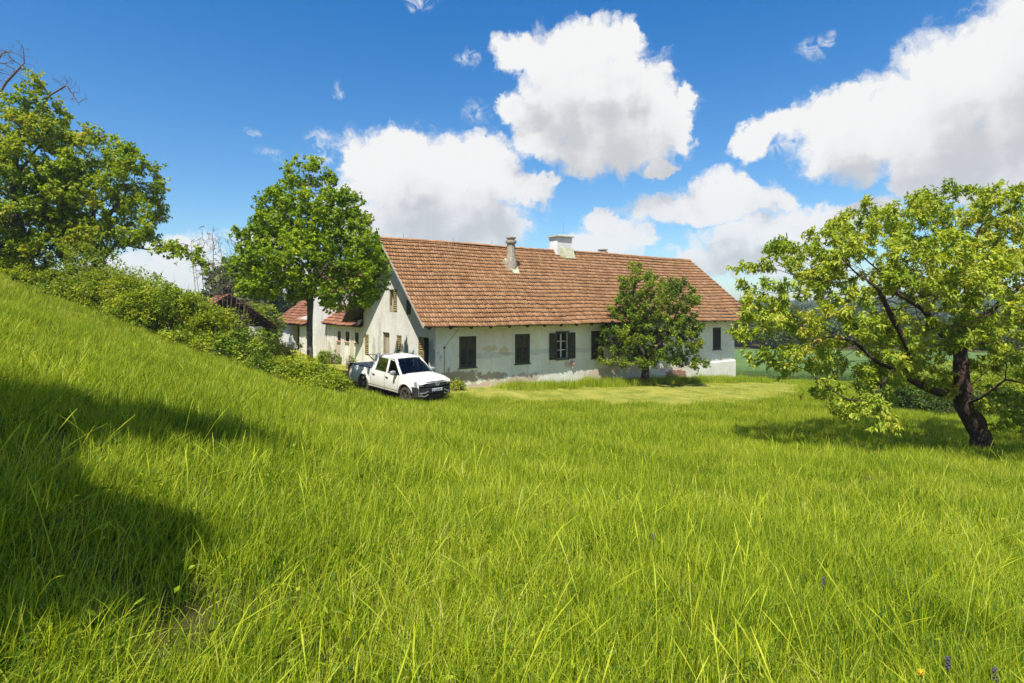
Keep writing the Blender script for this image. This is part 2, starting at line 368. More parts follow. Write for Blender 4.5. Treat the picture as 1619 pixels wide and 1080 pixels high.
# ================================================================ farmhouse
def plaster(name, base, stains, grime=.5, low=None):
    """lime plaster with uneven wash, run-off streaks, patches where it has fallen off. stains: (axis, a, z, ra, rz, colour)"""
    m = bpy.data.materials.new(name); m.use_nodes = True; N = NT(m.node_tree); b = N.n['Principled BSDF']; b.inputs['Roughness'].default_value = .95; b.inputs['Specular IOR Level'].default_value = .1
    p = N.new('ShaderNodeTexCoord').outputs['Object']; s = N.new('ShaderNodeSeparateXYZ'); N.l.new(p, s.inputs[0])
    big = N.noise(p, .55, 6, .6, .3); fine = N.noise(p, 4.5, 6, .65)
    c = N.mix(N.rng(big, .35, .68), tuple(x * .80 for x in base), tuple(min(.86, x * 1.10) for x in base))
    c = N.mix(N.rng(fine, .42, .75, 0, .30), c, tuple(x * .62 for x in base))
    mp = N.new('ShaderNodeMapping'); N.l.new(p, mp.inputs[0]); mp.inputs['Scale'].default_value = (2.6, 2.6, .28)
    st = N.noise(mp.outputs[0], 1.6, 5, .6)
    c = N.mix(N.rng(st, .55, .78, 0, grime), c, (.22, .215, .18))
    for (axn, a, z, ra, rz, col, hard) in stains:
        q = N.new('ShaderNodeCombineXYZ'); N.l.new(N.math('MULTIPLY', N.math('SUBTRACT', s.outputs[axn], a), 1 / ra), q.inputs[0]); N.l.new(N.math('MULTIPLY', N.math('SUBTRACT', s.outputs[2], z), 1 / rz), q.inputs[1])
        dist = N.math('ADD', N.vmath('LENGTH', q.outputs[0], out=1), N.math('MULTIPLY', N.math('SUBTRACT', N.noise(p, 2.6, 7, .68), .5), 2.6))
        f = N.math('MULTIPLY', N.rng(dist, 1.05, .85), hard)
        # a stain belongs to its own wall
        other = s.outputs[1 - axn]
        f = N.math('MULTIPLY', f, N.math('LESS_THAN', N.math('ABSOLUTE', other), .3))
        c = N.mix(f, c, tuple(col))
    if low:
        f = N.rng(N.math('ADD', s.outputs[2], N.math('MULTIPLY', N.noise(p, 1.3, 6, .65), 1.1)), low + .75, low + .45, 0, .7)
        c = N.mix(f, c, (.47, .36, .26))
    N.l.new(c, b.inputs['Base Color'])
    bp = N.new('ShaderNodeBump'); bp.inputs['Strength'].default_value = .55; bp.inputs['Distance'].default_value = .05
    N.l.new(N.math('ADD', N.noise(p, 1.2, 7, .6), N.math('MULTIPLY', fine, .25)), bp.inputs['Height']); N.l.new(bp.outputs[0], b.inputs['Normal'])
    return m
def tile_mat(name, a, b_, c_, moss=.35):
    m = bpy.data.materials.new(name); m.use_nodes = True; N = NT(m.node_tree); bs = N.n['Principled BSDF']; bs.inputs['Roughness'].default_value = .9; bs.inputs['Specular IOR Level'].default_value = .15
    p = N.new('ShaderNodeTexCoord').outputs['Object']; r = N.attr('rnd')
    c = N.ramp(N.math('ADD', N.math('MULTIPLY', r, .75), N.math('MULTIPLY', N.noise(p, .5, 4, .6), .25)), [(.12, a), (.45, b_), (.8, c_), (.97, (.55, .31, .18))])
    pn = N.noise(p, 1.1, 7, .7, .3); c = N.mix(N.rng(pn, .5, .72, 0, moss * 1.3), c, (.13, .085, .06))
    ln = N.noise(p, 11, 5, .7); c = N.mix(N.rng(ln, .58, .75, 0, .7), c, (.16, .11, .075))
    yl = N.noise(p, 2.3, 6, .7); c = N.mix(N.rng(yl, .6, .75, 0, .35), c, (.52, .34, .17))
    N.l.new(c, bs.inputs['Base Color'])
    bp = N.new('ShaderNodeBump'); bp.inputs['Strength'].default_value = .5; bp.inputs['Distance'].default_value = .01; N.l.new(N.noise(p, 30, 5, .7), bp.inputs['Height']); N.l.new(bp.outputs[0], bs.inputs['Normal'])
    return m
M_ROOF = tile_mat("clay_tiles", (.31, .15, .068), (.385, .20, .092), (.45, .25, .125), .36)
M_ROOF2 = tile_mat("old_clay_tiles", (.24, .10, .06), (.36, .15, .085), (.46, .21, .115), .6)
BR = (.36, .29, .21); PK = (.60, .44, .33); GY_ = (.36, .37, .35); YL = (.58, .44, .24)
M_WALL = plaster("lime_plaster", (.88, .82, .70), [
    (0, .9, .72, 1.6, .40, BR, .95), (0, 3.3, .62, .9, .22, BR, .85), (0, 3.1, 2.05, .5, .18, YL, .6), (0, 3.9, 1.9, .35, .25, YL, .6),
    (0, 3.0, 1.7, 1.6, .16, GY_, .35), (0, 6.6, 1.75, 2.4, .14, GY_, .35), (0, 9.4, 1.7, 1.6, .14, GY_, .35), (0, 1.8, .05, 1.7, .30, PK, .85), (0, 5.0, .28, 1.0, .36, PK, .8), (0, 3.2, .25, .9, .2, PK, .7),
    (0, 8.2, .95, .3, .18, (.55, .36, .27), .7), (0, 17.4, .3, 1.5, .5, PK, .5), (0, 22., 1.3, 1.6, .5, (.62, .6, .55), .5), (0, 11.4, 1.05, .35, .4, YL, .35),
    (1, .45, 1.9, .4, .7, GY_, .9), (1, 3.3, 1.6, .25, .9, GY_, .9), (1, 2.5, 1.2, .6, .7, GY_, .7), (1, 2.4, .9, .9, .35, BR, .7), (1, 7.0, 2.0, .3, 1.2, GY_, .5), (1, 6.4, .6, .9, .4, PK, .6), (1, 7.9, 1.4, .3, .9, GY_, .6), (0, 10.8, .25, 1.3, .35, PK, .7), (0, 5.9, .45, .5, .2, BR, .5)], .3)
M_WOODD = mat("dark_weathered_wood", (.045, .04, .028), .85, var=(9, .4), bump=(30, .4))
M_SHUT = mat("olive_brown_paint", (.052, .050, .030), .75, var=(6, .35), bump=(40, .3))
M_SHUTY = mat("faded_yellow_green_paint", (.30, .235, .085), .8, var=(7, .3), bump=(40, .3))
M_WHITEW = mat("white_painted_wood", (.72, .72, .68), .6, var=(8, .1))
M_GLASS = mat("window_glass", (.015, .02, .022), .06, spec=.6, coat=.3)
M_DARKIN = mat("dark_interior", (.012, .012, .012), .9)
M_DOOR = mat("weathered_door_wood", (.47, .40, .29), .85, var=(5, .2), bump=(25, .4))
M_CONC = mat("mossy_concrete", (.33, .29, .22), .95, var=(7, .45), bump=(18, .9))
M_CHIM = mat("white_chimney_plaster", (.76, .75, .70), .95, var=(3, .14), bump=(8, .6))
M_LICH = mat("green_lichen_mortar", (.47, .46, .31), .95, var=(6, .25), bump=(14, .8))
M_PIPE = mat("pale_zinc_pipe", (.62, .64, .56), .6, .0)
M_CABLE = mat("dark_steel_rod", (.10, .09, .08), .6, .6)
M_BRICK = mat("bare_red_brick", (.42, .24, .16), .95, var=(9, .5), bump=(12, 1.))
HO = (-3.635, 27.12); HR = math.atan2(.572, .820)
house = empty('farmhouse', (HO[0], HO[1], 0), HR, 'long single storey whitewashed farmhouse with steep red clay tile roof, shutters and peeling plaster', 'farmhouse')
hd = np.array([math.cos(HR), math.sin(HR)]); hn = np.array([-math.sin(HR), math.cos(HR)])
def hloc(u, v): return np.array(HO) + u * hd + v * hn
HW, HL, RV, RZ, EV, EZ = 9.6, 23.84, 4.8, 7.83, -.84, 3.24
TZ = (RZ - EZ) / (RV - EV)                       # roof pitch
wins = [(1.28, 2.26, 1.17, 2.71), (4.62, 5.60, 1.17, 2.73), (7.42, 8.22, 1.28, 2.73), (10.0, 11.0, 1.18, 2.76), (15.2, 16.2, 1.18, 2.73), (21.35, 22.28, 1.19, 2.71)]
vent = (21.5, 22.2, -.92, -.50)
zt = EZ + TZ * (0 - EV) - .14
holed('wall', rect(0, HL, -2.0, zt), [rect(*w_) for w_ in wins] + [rect(*vent)], 'xz', .25, .5, M_WALL, house)
gw = [(.72, 1.92, 1.15, 2.67), (3.93, 4.59, 1.15, 2.62), (5.55, 6.55, .25, 2.72), (8.72, 9.42, 1.2, 2.48), (4.51, 5.6, 3.86, 5.12), (2.75, 3.35, 3.75, 4.55)]
gp = [(.502, -2.), (HW - .502, -2.), (HW - .502, zt), (RV, RZ - .16), (.502, zt + .5 * TZ * .98)]
holed('gable_wall', [(.003, -2.), (HW, -2.), (HW, zt), (RV, RZ - .18), (.003, zt)], [rect(*w_) for w_ in gw], 'yz', .247, .5, M_WALL, house).location.x = -.003
holed('gable_wall', [(.003, -2.), (HW, -2.), (HW, zt), (RV, RZ - .18), (.003, zt)], [], 'yz', HL - .247, .5, M_WALL, house).location.x = .003
MB().box(.5, HL - .5, HW - .5, HW - .01, -2, zt).build('wall', M_WALL, house)
# thicker battered footing towards the low right end
MB().add([(15, -.004, -2), (HL + .07, -.07, -2), (HL + .07, -.07, .30), (HL + .02, -.01, .38), (15, -.004, .36), (15, -.006, .30), (HL + .07, HW, -2), (HL + .07, HW, .30), (HL + .02, HW, .38)],
         [(0, 1, 2, 5), (5, 2, 3, 4), (1, 6, 7, 2), (2, 7, 8, 3)]).build('footing', M_WALL, house)
def louvres(mb, x0, x1, y, z0, z1, step=.075, plane='x', ang_=.5):
    z = z0
    while z < z1 - .02:
        if plane == 'x': mb.bar((x0, y, z + .03), (x1, y, z + .03), .062, .012, up=(0, -math.sin(1.05), math.cos(1.05)))
        else: mb.bar((y, x0, z + .03), (y, x1, z + .03), .062, .012, up=(-math.sin(1.05), 0, math.cos(1.05)))
        z += step
def leaf_x(x0, x1, z0, z1, y, mat_, parent, split=.45, name='shutter', gappy=False):
    """shutter leaf in the plane y=const: frame, solid upper panel, louvred lower part"""
    mb = MB(); fw = .06
    mb.box(x0, x0 + fw, y - .02, y + .02, z0, z1).box(x1 - fw, x1, y - .02, y + .02, z0, z1)
    for a in (z0, z1 - fw, z0 + (z1 - z0) * split - fw / 2):
        if split > 0 or a != z0 + (z1 - z0) * split - fw / 2: mb.box(x0 + fw, x1 - fw, y - .018, y + .018, a, a + fw)
    zs = z0 + (z1 - z0) * (split if split > 0 else 1)
    louvres(mb, x0 + fw, x1 - fw, y, z0 + fw, zs - fw / 2)
    if split > 0: mb.box(x0 + fw, x1 - fw, y - .008, y + .008, zs + fw / 2, z1 - fw)
    return mb.build(name, mat_, parent)
def leaf_y(y0, y1, z0, z1, x, mat_, parent, name='shutter'):
    mb = MB(); fw = .055
    mb.box(x - .02, x + .02, y0, y0 + fw, z0, z1).box(x - .02, x + .02, y1 - fw, y1, z0, z1)
    for a in (z0, z1 - fw, (z0 + z1) / 2 - fw / 2): mb.box(x - .018, x + .018, y0 + fw, y1 - fw, a, a + fw)
    louvres(mb, y0 + fw, y1 - fw, x, z0 + fw, z1 - fw, .115, 'y')
    return mb.build(name, mat_, parent)
def window_frame_x(w_, y, parent, mat_, open_grid=False):
    x0, x1, z0, z1 = w_; mb = MB(); t = .07
    mb.box(x0 - .002, x0 + t, y, y + .09, z0, z1).box(x1 - t, x1 + .002, y, y + .09, z0, z1).box(x0 + t, x1 - t, y, y + .09, z1 - t, z1 + .002).box(x0 + t, x1 - t, y, y + .09, z0 - .002, z0 + t)
    f = mb.build('window', mat_, parent)
    MB().box(x0 + .02, x1 - .02, y + .12, y + .13, z0 + .02, z1 - .02).build('pane', M_GLASS, f)
    return f
for i, w_ in enumerate(wins):
    x0, x1, z0, z1 = w_
    if i == 2:
        f = window_frame_x(w_, .10, house, M_SHUT)
        g = MB(); g.box((x0 + x1) / 2 - .025, (x0 + x1) / 2 + .025, .095, .15, z0 + .07, z1 - .07)
        for k in (1, 2): z = z0 + (z1 - z0) * k / 3; g.box(x0 + .07, (x0 + x1) / 2 - .025, .10, .14, z - .016, z + .016).box((x0 + x1) / 2 + .025, x1 - .07, .10, .14, z - .016, z + .016)
        g.build('glazing_bars', M_WHITEW, f)
        MB().box(x0 - .06, x1 + .06, -.05, .0, z1 + .003, z1 + .07).box(x0 - .05, x0 - .003, -.05, .0, z0, z1).box(x1 + .003, x1 + .05, -.05, .0, z0, z1).box(x0 - .06, x1 + .06, -.07, .0, z0 - .07, z0 - .003).build('window_surround', M_SHUT, house)
        leaf_x(x0 - .52, x0 - .07, z0 - .02, z1 - .02, -.055, M_SHUT, house, .5); leaf_x(x1 + .07, x1 + .52, z0 - .02, z1 - .02, -.055, M_SHUT, house, .5)
    else:
        f = window_frame_x(w_, .012, house, M_SHUT); xm = (x0 + x1) / 2; sp = (.6, .55, .5, .42, .5, 0)[i]
        if i == 5: leaf_x(x0 + .073, x1 - .073, z0 + .075, z1 - .075, .045, M_SHUT, f, 0)
        else: leaf_x(x0 + .073, xm - .004, z0 + .075, z1 - .075, .045, M_SHUT, f, sp); leaf_x(xm + .004, x1 - .073, z0 + .075, z1 - .075, .045, M_SHUT, f, sp)
        MB().box(x0 - .05, x1 + .05, -.04, .0, z0 - .06, z0 - .004).build('sill', M_SHUT, f)
x0, x1, z0, z1 = vent
mb = MB(); [mb.box(x0 + .02, x1 - .02, .03, .10, z, z + .05) for z in np.arange(z0 + .03, z1 - .04, .09)]
mb.build('cellar_grille', mat("rusty_grille", (.24, .17, .12), .9), house); MB().box(x0, x1, .2, .22, z0, z1).build('cellar_opening', M_DARKIN, house)
# brick patch with a slight arch where the plaster has fallen away
br = MB(); rng_ = random.Random(4)
for r_ in range(8):
    z = -.62 + r_ * .085; a = 17.0 - .56 + (r_ % 2) * .12
    while a < 18.35 - .05:
        L = .22; hz = .28 * (1 - ((a + .1 - 17.4) / 1.0) ** 2) + -.18
        if z < hz: br.box(a, a + L, -.055 - rng_.random() * .02, -.02, z, z + .072)
        a += L + .015
br.build('brick_patch', M_BRICK, house)
MB().box(8.4, 8.62, -.16, -.003, .93, 1.10).tube([(8.5, -.08, .93), (8.5, -.12, .74)], .03, 6).build('downspout_stub', mat("pinkish_terracotta", (.52, .34, .27), .9), house)
# gable openings
def gwin(w_, kind):
    y0, y1, z0, z1 = w_
    fr = MB(); t = .05; fr.box(.03, .10, y0 - .002, y0 + t, z0, z1).box(.03, .10, y1 - t, y1 + .002, z0, z1).box(.03, .10, y0 + t, y1 - t, z1 - t, z1 + .002).box(.03, .10, y0 + t, y1 - t, z0 - .002, z0 + t)
    f = fr.build('door_frame' if kind == 'door' else 'window', M_SHUTY if kind != 'door' else M_DOOR, house)
    MB().box(.30, .31, y0 + .01, y1 - .01, z0 + .01, z1 - .01).build('pane' if kind != 'door' else 'dark_opening', M_GLASS if kind != 'door' else M_DARKIN, f)
    return f
f = gwin(gw[0], 'w'); leaf_y(1.32, 1.88, 1.2, 2.62, .02, M_SHUTY, house)
f = gwin(gw[1], 'w'); leaf_y(gw[1][0] + .05, gw[1][1] - .05, 1.2, 2.57, .04, M_SHUTY, house)
f = gwin(gw[2], 'door'); d_ = MB(); d_.box(.14, .19, 5.6, 6.5, .27, 2.66); [d_.box(.125, .14, 5.62 + k * .22, 5.81 + k * .22, .3, 2.62) for k in range(4)]
dd = d_.build('door', M_DOOR, house); MB().tube([(.10, 5.72, 1.25), (.06, 5.72, 1.25), (.06, 5.84, 1.25)], .012, 6).box(.115, .124, 5.69, 5.75, 1.15, 1.35).build('handle', M_CABLE, dd)
f = gwin(gw[3], 'w'); leaf_y(gw[3][0] + .04, gw[3][1] - .04, 1.25, 2.43, .03, M_SHUTY, house)
f = gwin(gw[4], 'w'); leaf_y(4.56, 4.98, 3.92, 5.07, .01, M_SHUTY, house); MB().box(.05, .09, 5.0, 5.55, 3.92, 4.22).build('loft_board', M_DOOR, house)
f = gwin(gw[5], 'w'); MB().box(.03, .07, 2.8, 3.3, 3.8, 4.5).build('loft_board', M_SHUT, house)
# roof ------------------------------------------------------------
def tiled(name, parent, mat_, O, U, S, Nn, u0, u1, slen, expo=.335, wid=.155, seed=1, sag=.05, cut=None, rough=1.0):
    """one mesh of individual flat tiles lying in courses. O origin at eave, U along eave, S up the slope, Nn outward normal"""
    rg = np.random.default_rng(seed); O, U, S, Nn = (np.array(x, float) for x in (O, U, S, Nn))
    nc = int(math.ceil(slen / expo)); V = []; Fc = []; A = []; base = 0
    for r_ in range(nc):
        s0 = r_ * expo - .03; L = min(expo * 1.28, slen - s0 + .02); off = (r_ % 2) * wid / 2
        a0 = u0(s0 + .15) if callable(u0) else u0; a1 = u1(s0 + .15) if callable(u1) else u1
        n = int((a1 - a0) / wid) + 1; ua = a0 + off + np.arange(-1, n) * wid; ua0 = np.clip(ua, a0, a1); ua1 = np.clip(ua + wid * .985, a0, a1)
        k = (ua1 - ua0) > .03; ua0, ua1 = ua0[k], ua1[k]; m_ = len(ua0)
        if m_ == 0: continue
        um = (ua0 + ua1) / 2; low = .08 + rg.normal(0, .004, m_) * rough; hi = .012; ds = rg.normal(0, .012, m_) * rough; t = .02
        lat = (vnoise(um, np.full(m_, s0), 2.5, seed) - .5) * sag * 2
        dsw = (vnoise(um, np.full(m_, 3.3), 3.1, seed + 1) - .5) * .07
        def pt(u, s, h): return O + u[:, None] * U + s[:, None] * S + h[:, None] * Nn
        sl = s0 + ds + dsw; ch = (ua1 - ua0) * .28; cut_ = .008
        H = lambda x: x + lat
        P = [pt(ua0, sl + cut_, H(low)), pt(ua0 + ch, sl, H(low)), pt(ua1 - ch, sl, H(low)), pt(ua1, sl + cut_, H(low)), pt(ua1, sl + L, H(np.full(m_, hi))), pt(ua0, sl + L, H(np.full(m_, hi)))]
        Q = [p - Nn * t for p in P]
        vv = np.stack(P + Q, 1)                   # m,12,3
        V.append(vv.reshape(-1, 3)); rv = rg.random(m_); A.append(np.repeat(rv, 12))
        b_ = base + np.arange(m_)[:, None] * 12
        for q in ((0, 1, 4, 5), (1, 2, 3, 4), (0, 6, 7, 1), (1, 7, 8, 2), (2, 8, 9, 3), (3, 9, 10, 4), (5, 11, 6, 0)): Fc.append(b_ + np.array(q))
        base += m_ * 12
    return mk(name, np.concatenate(V), np.concatenate(Fc), mat_, parent, {'rnd': np.concatenate(A)})
sv = np.array([0, RV - EV, RZ - EZ]); SL = np.linalg.norm(sv); sv = sv / SL; nv = np.array([0, -sv[2], sv[1]])
UL = lambda s: -1.05 + .12 * s / SL
UR = lambda s: 25.35 - .35 * s / SL
tiled('roof', house, M_ROOF, (0, EV, EZ), (1, 0, 0), sv, nv, UL, UR, SL, seed=3)
sb = np.array([0, -sv[1], sv[2]]); nb = np.array([0, sv[2], sv[1]])
tiled('roof', house, M_ROOF, (0, 2 * RV - EV, EZ), (1, 0, 0), sb, nb, UL, UR, SL, seed=9)
# decking, bargeboards, rafters, ridge tiles
dk = MB()
for (y0, sg) in ((EV, 1), (2 * RV - EV, -1)):
    v = []
    for h in (-.012, -.06):
        for (u, s) in ((-1.0, .03), (25.3, .03), (24.95, SL - .02), (-.9, SL - .02)):
            y = y0 + sg * sv[1] * s; z = EZ + sv[2] * s; v.append((u, y + sg * -sv[2] * h, z + sv[1] * h))
    dk.add(v, [(0, 1, 2, 3), (7, 6, 5, 4), (0, 4, 5, 1), (1, 5, 6, 2), (2, 6, 7, 3), (3, 7, 4, 0)])
dk.build('roof_boards', M_WOODD, house)
for u_, uu in ((-1.04, -.92), (25.33, 25.0)):
    for sg in (1, -1):
        y0 = EV if sg > 0 else 2 * RV - EV
        MB().bar((u_, y0, EZ - .02), (uu, RV, RZ - .05), .035, .10).build('bargeboard', mat("grey_bargeboard", (.42, .40, .34), .8) if u_ < 0 and sg > 0 else M_WOODD, house)
for k in range(23):
    u = -.7 + k * 1.12
    MB().bar((u, EV + .06, EZ - .11 + .03), (u, .35, EZ - .11 + .03 + (.35 - EV) * TZ), .13, .15).build('rafter', M_WOODD, house)
rc = MB(); rg_ = random.Random(2); u = -.95; k = 0
while u < 25.0:
    L = .40; pts = []; n = 7; w0 = .13 + rg_.random() * .012
    for (uu, ws) in ((u, w0 + .012), (u + L, w0 - .004)):
        pts.append([(uu, RV - math.cos(math.pi * j / (n - 1)) * ws, RZ + .01 + math.sin(math.pi * j / (n - 1)) * ws * .75 + .02 * math.sin(uu * .5)) for j in range(n)])
    rc.grid(pts); rc.add([p for p in pts[0]], [tuple(range(n))]); u += L * .93
o = rc.build('ridge_tiles', M_ROOF, house); at_ = o.data.attributes.new('rnd', 'FLOAT', 'POINT'); at_.data.foreach_set('value', np.repeat(np.random.default_rng(1).random(len(o.data.vertices) // 7 + 1), 7)[:len(o.data.vertices)].astype(np.float32))
MB().tube([(.3, -.36, 3.16), (8, -.37, 3.13), (16, -.36, 3.13), (24.9, -.36, 3.15)], .042, 8).build('gutter_pipe', M_PIPE, house)
MB().tube([(1.05, -.36, 3.10), (.45, -.05, 2.2), (.45, -.05, .6)], .010, 6).box(.41, .49, -.08, -.0, 2.16, 2.25).build('lightning_cable', M_CABLE, house)
for u in (.5, 3.6, 6.3): MB().tube([(u, RV, RZ + .08), (u, RV, RZ + .36)], .008, 5).build('lightning_rod', M_CABLE, house)
# chimneys (on the slope, found from their place on the roof plane)
def roof_at(px, py):
    o3 = np.array([0, 0, CZ]); dr = np.array([(px - CX) / F, 1, (HY - py) / F])
    lo = lambda p: np.array([(p[0] - HO[0]) * hd[0] + (p[1] - HO[1]) * hd[1], (p[0] - HO[0]) * hn[0] + (p[1] - HO[1]) * hn[1], p[2]])
    a = lo(o3); b_ = lo(o3 + dr) - a; q = a - np.array([0, EV, EZ]); t = -(q @ nv) / (b_ @ nv); return a + t * b_
pc = roof_at(808, 424); cx_, cy_, cz_ = pc
ch = empty('chimney_part', (0, 0, 0)); bpy.data.objects.remove(ch)
c1 = MB().lathe([(.36, cz_ - .5), (.35, cz_ + .25), (.27, cz_ + .55), (.24, cz_ + .62), (.235, cz_ + 1.45)], (cx_, cy_, 0), n=20).build('chimney', M_CONC, house, True, autos=40)
MB().lathe([(.31, cz_ + 1.452), (.33, cz_ + 1.50), (.31, cz_ + 1.62), (.22, cz_ + 1.63), (.22, cz_ + 1.72), (.30, cz_ + 1.74), (.30, cz_ + 1.80), (.05, cz_ + 1.86)], (cx_, cy_, 0), n=20).build('cap', M_CONC, c1, True, autos=40)
fl = MB(); v = []
for (a, s) in ((-.38, 0.5), (.38, .5), (.26, -.62), (-.12, -.62)):
    q = pc + np.array([a, 0, 0]) + s * sv; v.append(tuple(q + nv * .085))
for (a, s) in ((-.38, 0.5), (.38, .5), (.26, -.62), (-.12, -.62)): v.append(tuple(pc + np.array([a, 0, 0]) + s * sv - nv * .02))
v[0] = tuple(np.array(v[0]) + nv * .25); v[1] = tuple(np.array(v[1]) + nv * .25)
fl.add(v, [(0, 1, 2, 3), (0, 3, 7, 4), (3, 2, 6, 7), (2, 1, 5, 6)]).build('flashing', M_LICH, c1)
X0, X1 = 11.05, 12.3; Y0, Y1 = 4.35, 5.15
c2 = MB().box(X0, X1, Y0, Y1, 6.6, 8.72).box(X0 - .03, X1 + .03, Y0 - .03, Y1 + .03, 8.55, 8.66).build('chimney', M_CHIM, house, bevel=.01)
MB().box(X0 - .12, X1 + .12, Y0 - .12, Y1 + .12, 8.722, 8.80).add([(X0 - .12, Y0 - .12, 8.80), (X1 + .12, Y0 - .12, 8.80), (X1 + .12, Y1 + .12, 8.80), (X0 - .12, Y1 + .12, 8.80), (X0 + .5, (Y0 + Y1) / 2, 8.93), (X1 - .5, (Y0 + Y1) / 2, 8.93)], [(0, 1, 5, 4), (1, 2, 5), (2, 3, 4, 5), (3, 0, 4)]).build('cap', M_LICH, c2)
MB().add([(X0 + .2, 4.24, 8.0), (X1 + .03, 4.24, 8.0), (X1 + .03, 4.0, 7.2 + .12), (X0 + .5, 4.0, 7.2 + .12), (X0 + .2, 4.3, 7.3), (X1 + .03, 4.3, 7.3)], [(0, 3, 2, 1), (0, 4, 3), (1, 2, 5)]).build('flashing', M_LICH, c2)
MB().tube([(X1 - .35, 4.8, 8.9), (X1 - .35, 4.8, 9.8)], .005, 5).build('lightning_rod', M_CABLE, c2)
c3 = MB().lathe([(.3, 7.0), (.27, 8.02)], (16.3, 5.6, 0), n=16).build('chimney', M_CONC, house, True, autos=40)
MB().lathe([(.36, 8.021), (.38, 8.08), (.36, 8.13), (.25, 8.14), (.25, 8.2), (.36, 8.22), (.36, 8.28), (.05, 8.32)], (16.3, 5.6, 0), n=16).build('cap', M_CONC, c3, True, autos=40)
# ================================================================ low wing with three small stable windows
M_WALL2 = plaster("wing_plaster", (.84, .79, .68), [(1, 2.2, 1.2, .5, .9, (.45, .36, .25), .6), (1, 5.1, 1.0, .6, .8, (.5, .4, .28), .6), (1, 6.9, .9, .5, .8, (.40, .36, .3), .6)], .75)
wing = empty('farm_wing', (*hloc(0, 9.62), 0), HR, 'low whitewashed stable wing with three small barred windows behind the pickup, joined to the farmhouse', 'outbuilding')
WL = 7.55; ww = [(.95, 1.65, 1.88, 2.52), (2.68, 3.46, 1.86, 2.52), (4.42, 5.12, 1.82, 2.48)]
holed('wall', rect(0, WL, -1.5, 3.02), [rect(*a) for a in ww], 'yz', .24, .4, M_WALL2, wing)
MB().box(.45, 7, 0, .4, -1.5, 3.0).box(.45, 7, WL - .4, WL, -1.5, 3.0).box(6.6, 7, .4, WL - .4, -1.5, 3.).build('wall', M_WALL2, wing)
for (y0, y1, z0, z1) in ww:
    f = MB().box(.08, .14, y0, y0 + .05, z0, z1).box(.08, .14, y1 - .05, y1, z0, z1).box(.08, .14, y0 + .05, y1 - .05, z1 - .05, z1).box(.08, .14, y0 + .05, y1 - .05, z0, z0 + .05).box(.10, .12, (y0 + y1) / 2 - .02, (y0 + y1) / 2 + .02, z0 + .05, z1 - .05).build('window', mat("reddish_wood", (.14, .075, .05), .8), wing)
    MB().box(.2, .21, y0, y1, z0, z1).build('pane', M_DARKIN, f)
    MB().box(-.04, .04, y0 - .04, y1 + .04, z0 - .09, z0 - .003).build('sill', M_BRICK, f)
wr = np.array([3.9, 0, 2.5]); WS = np.linalg.norm(wr); wr = wr / WS
tiled('roof', wing, M_ROOF2, (-.35, 0, 2.98), (0, 1, 0), wr, (-wr[2], 0, wr[0]), .0, WL + .1, WS, seed=21, rough=1.8)
tiled('roof', wing, M_ROOF2, (7.45, 0, 2.98), (0, 1, 0), (-wr[0], 0, wr[2]), (wr[2], 0, wr[0]), .0, WL + .1, WS, seed=22)
MB().prism([(-.33, 2.93), (3.55, 5.42), (7.43, 2.93), (7.3, 2.9), (3.55, 5.3), (-.2, 2.88)], 'y', -.05, WL + .05).build('roof_boards', M_WOODD, wing)
MB().add([(-.3, -.03, 3.05), (-.1, -.03, 3.4), (-.25, .35, 3.3), (-.38, .3, 3.0)], [(0, 1, 2, 3)]).build('flashing', M_CHIM, wing, solid=.02)
# ================================================================ barn behind the maple
M_WALL3 = plaster("barn_plaster", (.85, .82, .74), [(1, 1.5, 1.5, 1.5, 1.2, (.55, .5, .42), .5), (1, 7.2, 1.0, 1.0, 1.2, (.5, .46, .4), .4)], .5)
barn = empty('barn', (*hloc(0.02, 17.22), 0), HR, 'white barn with arched doorway and sagging red tile roof behind the leafy maple', 'barn')
arch = [(7.3, .3), (9.4, .3), (9.4, 2.6)] + [(8.35 + 1.05 * math.cos(t), 2.6 + .55 * math.sin(t)) for t in np.linspace(.3, math.pi - .3, 7)] + [(7.3, 2.6)]
holed('wall', [(0, -1), (14.3, -1), (14.3, 2.75), (12, 2.85), (4.2, 3.5), (4.2, 5.6), (2.1, 7.0), (0, 5.6)], [arch], 'yz', .2, .4, M_WALL3, barn)
MB().box(.4, 8, 0, .4, -1, 5.3).box(.4, 8, 13.9, 14.3, -1, 2.7).box(7.6, 8, .4, 13.9, -1, 2.7).box(.4, 7.6, 3.8, 4.2, 2, 5.3).build('wall', M_WALL3, barn)
MB().box(.45, .5, 7.2, 9.5, .2, 3.3).build('doorway', M_DARKIN, barn)
br_ = np.array([4.1, 0, 3.2]); BS = np.linalg.norm(br_); br_ = br_ / BS
tiled('roof', barn, M_ROOF2, (-.4, 0, 2.72), (0, 1, 0), br_, (-br_[2], 0, br_[0]), lambda s: 4.25, lambda s: 14.9 - .35 * s, BS, seed=31, rough=2.2, sag=.12)
MB().prism([(-.38, 2.68), (3.7, 5.88), (8.2, 2.68), (8.0, 2.6), (3.7, 5.7), (-.2, 2.6)], 'y', 4.22, 14.6).build('roof_boards', M_WOODD, barn)
g_ = np.array([0, 2.3, 1.55]); GS = np.linalg.norm(g_); g_ = g_ / GS
tiled('roof', barn, M_ROOF2, (0, -.2, 5.5), (1, 0, 0), g_, (0, -g_[2], g_[1]), -.3, 8, GS, seed=33)
tiled('roof', barn, M_ROOF2, (0, 4.4, 5.5), (1, 0, 0), (0, -g_[1], g_[2]), (0, g_[2], g_[1]), -.3, 8, GS, seed=34)
MB().prism([(-.38, 2.62), (1.6, 4.15), (3.6, 5.7), (3.6, 2.62)], 'y', 14.62, 16.0).build('end_boards', mat('red_brown_boards', (.12, .055, .035), .9, var=(6, .4)), barn)
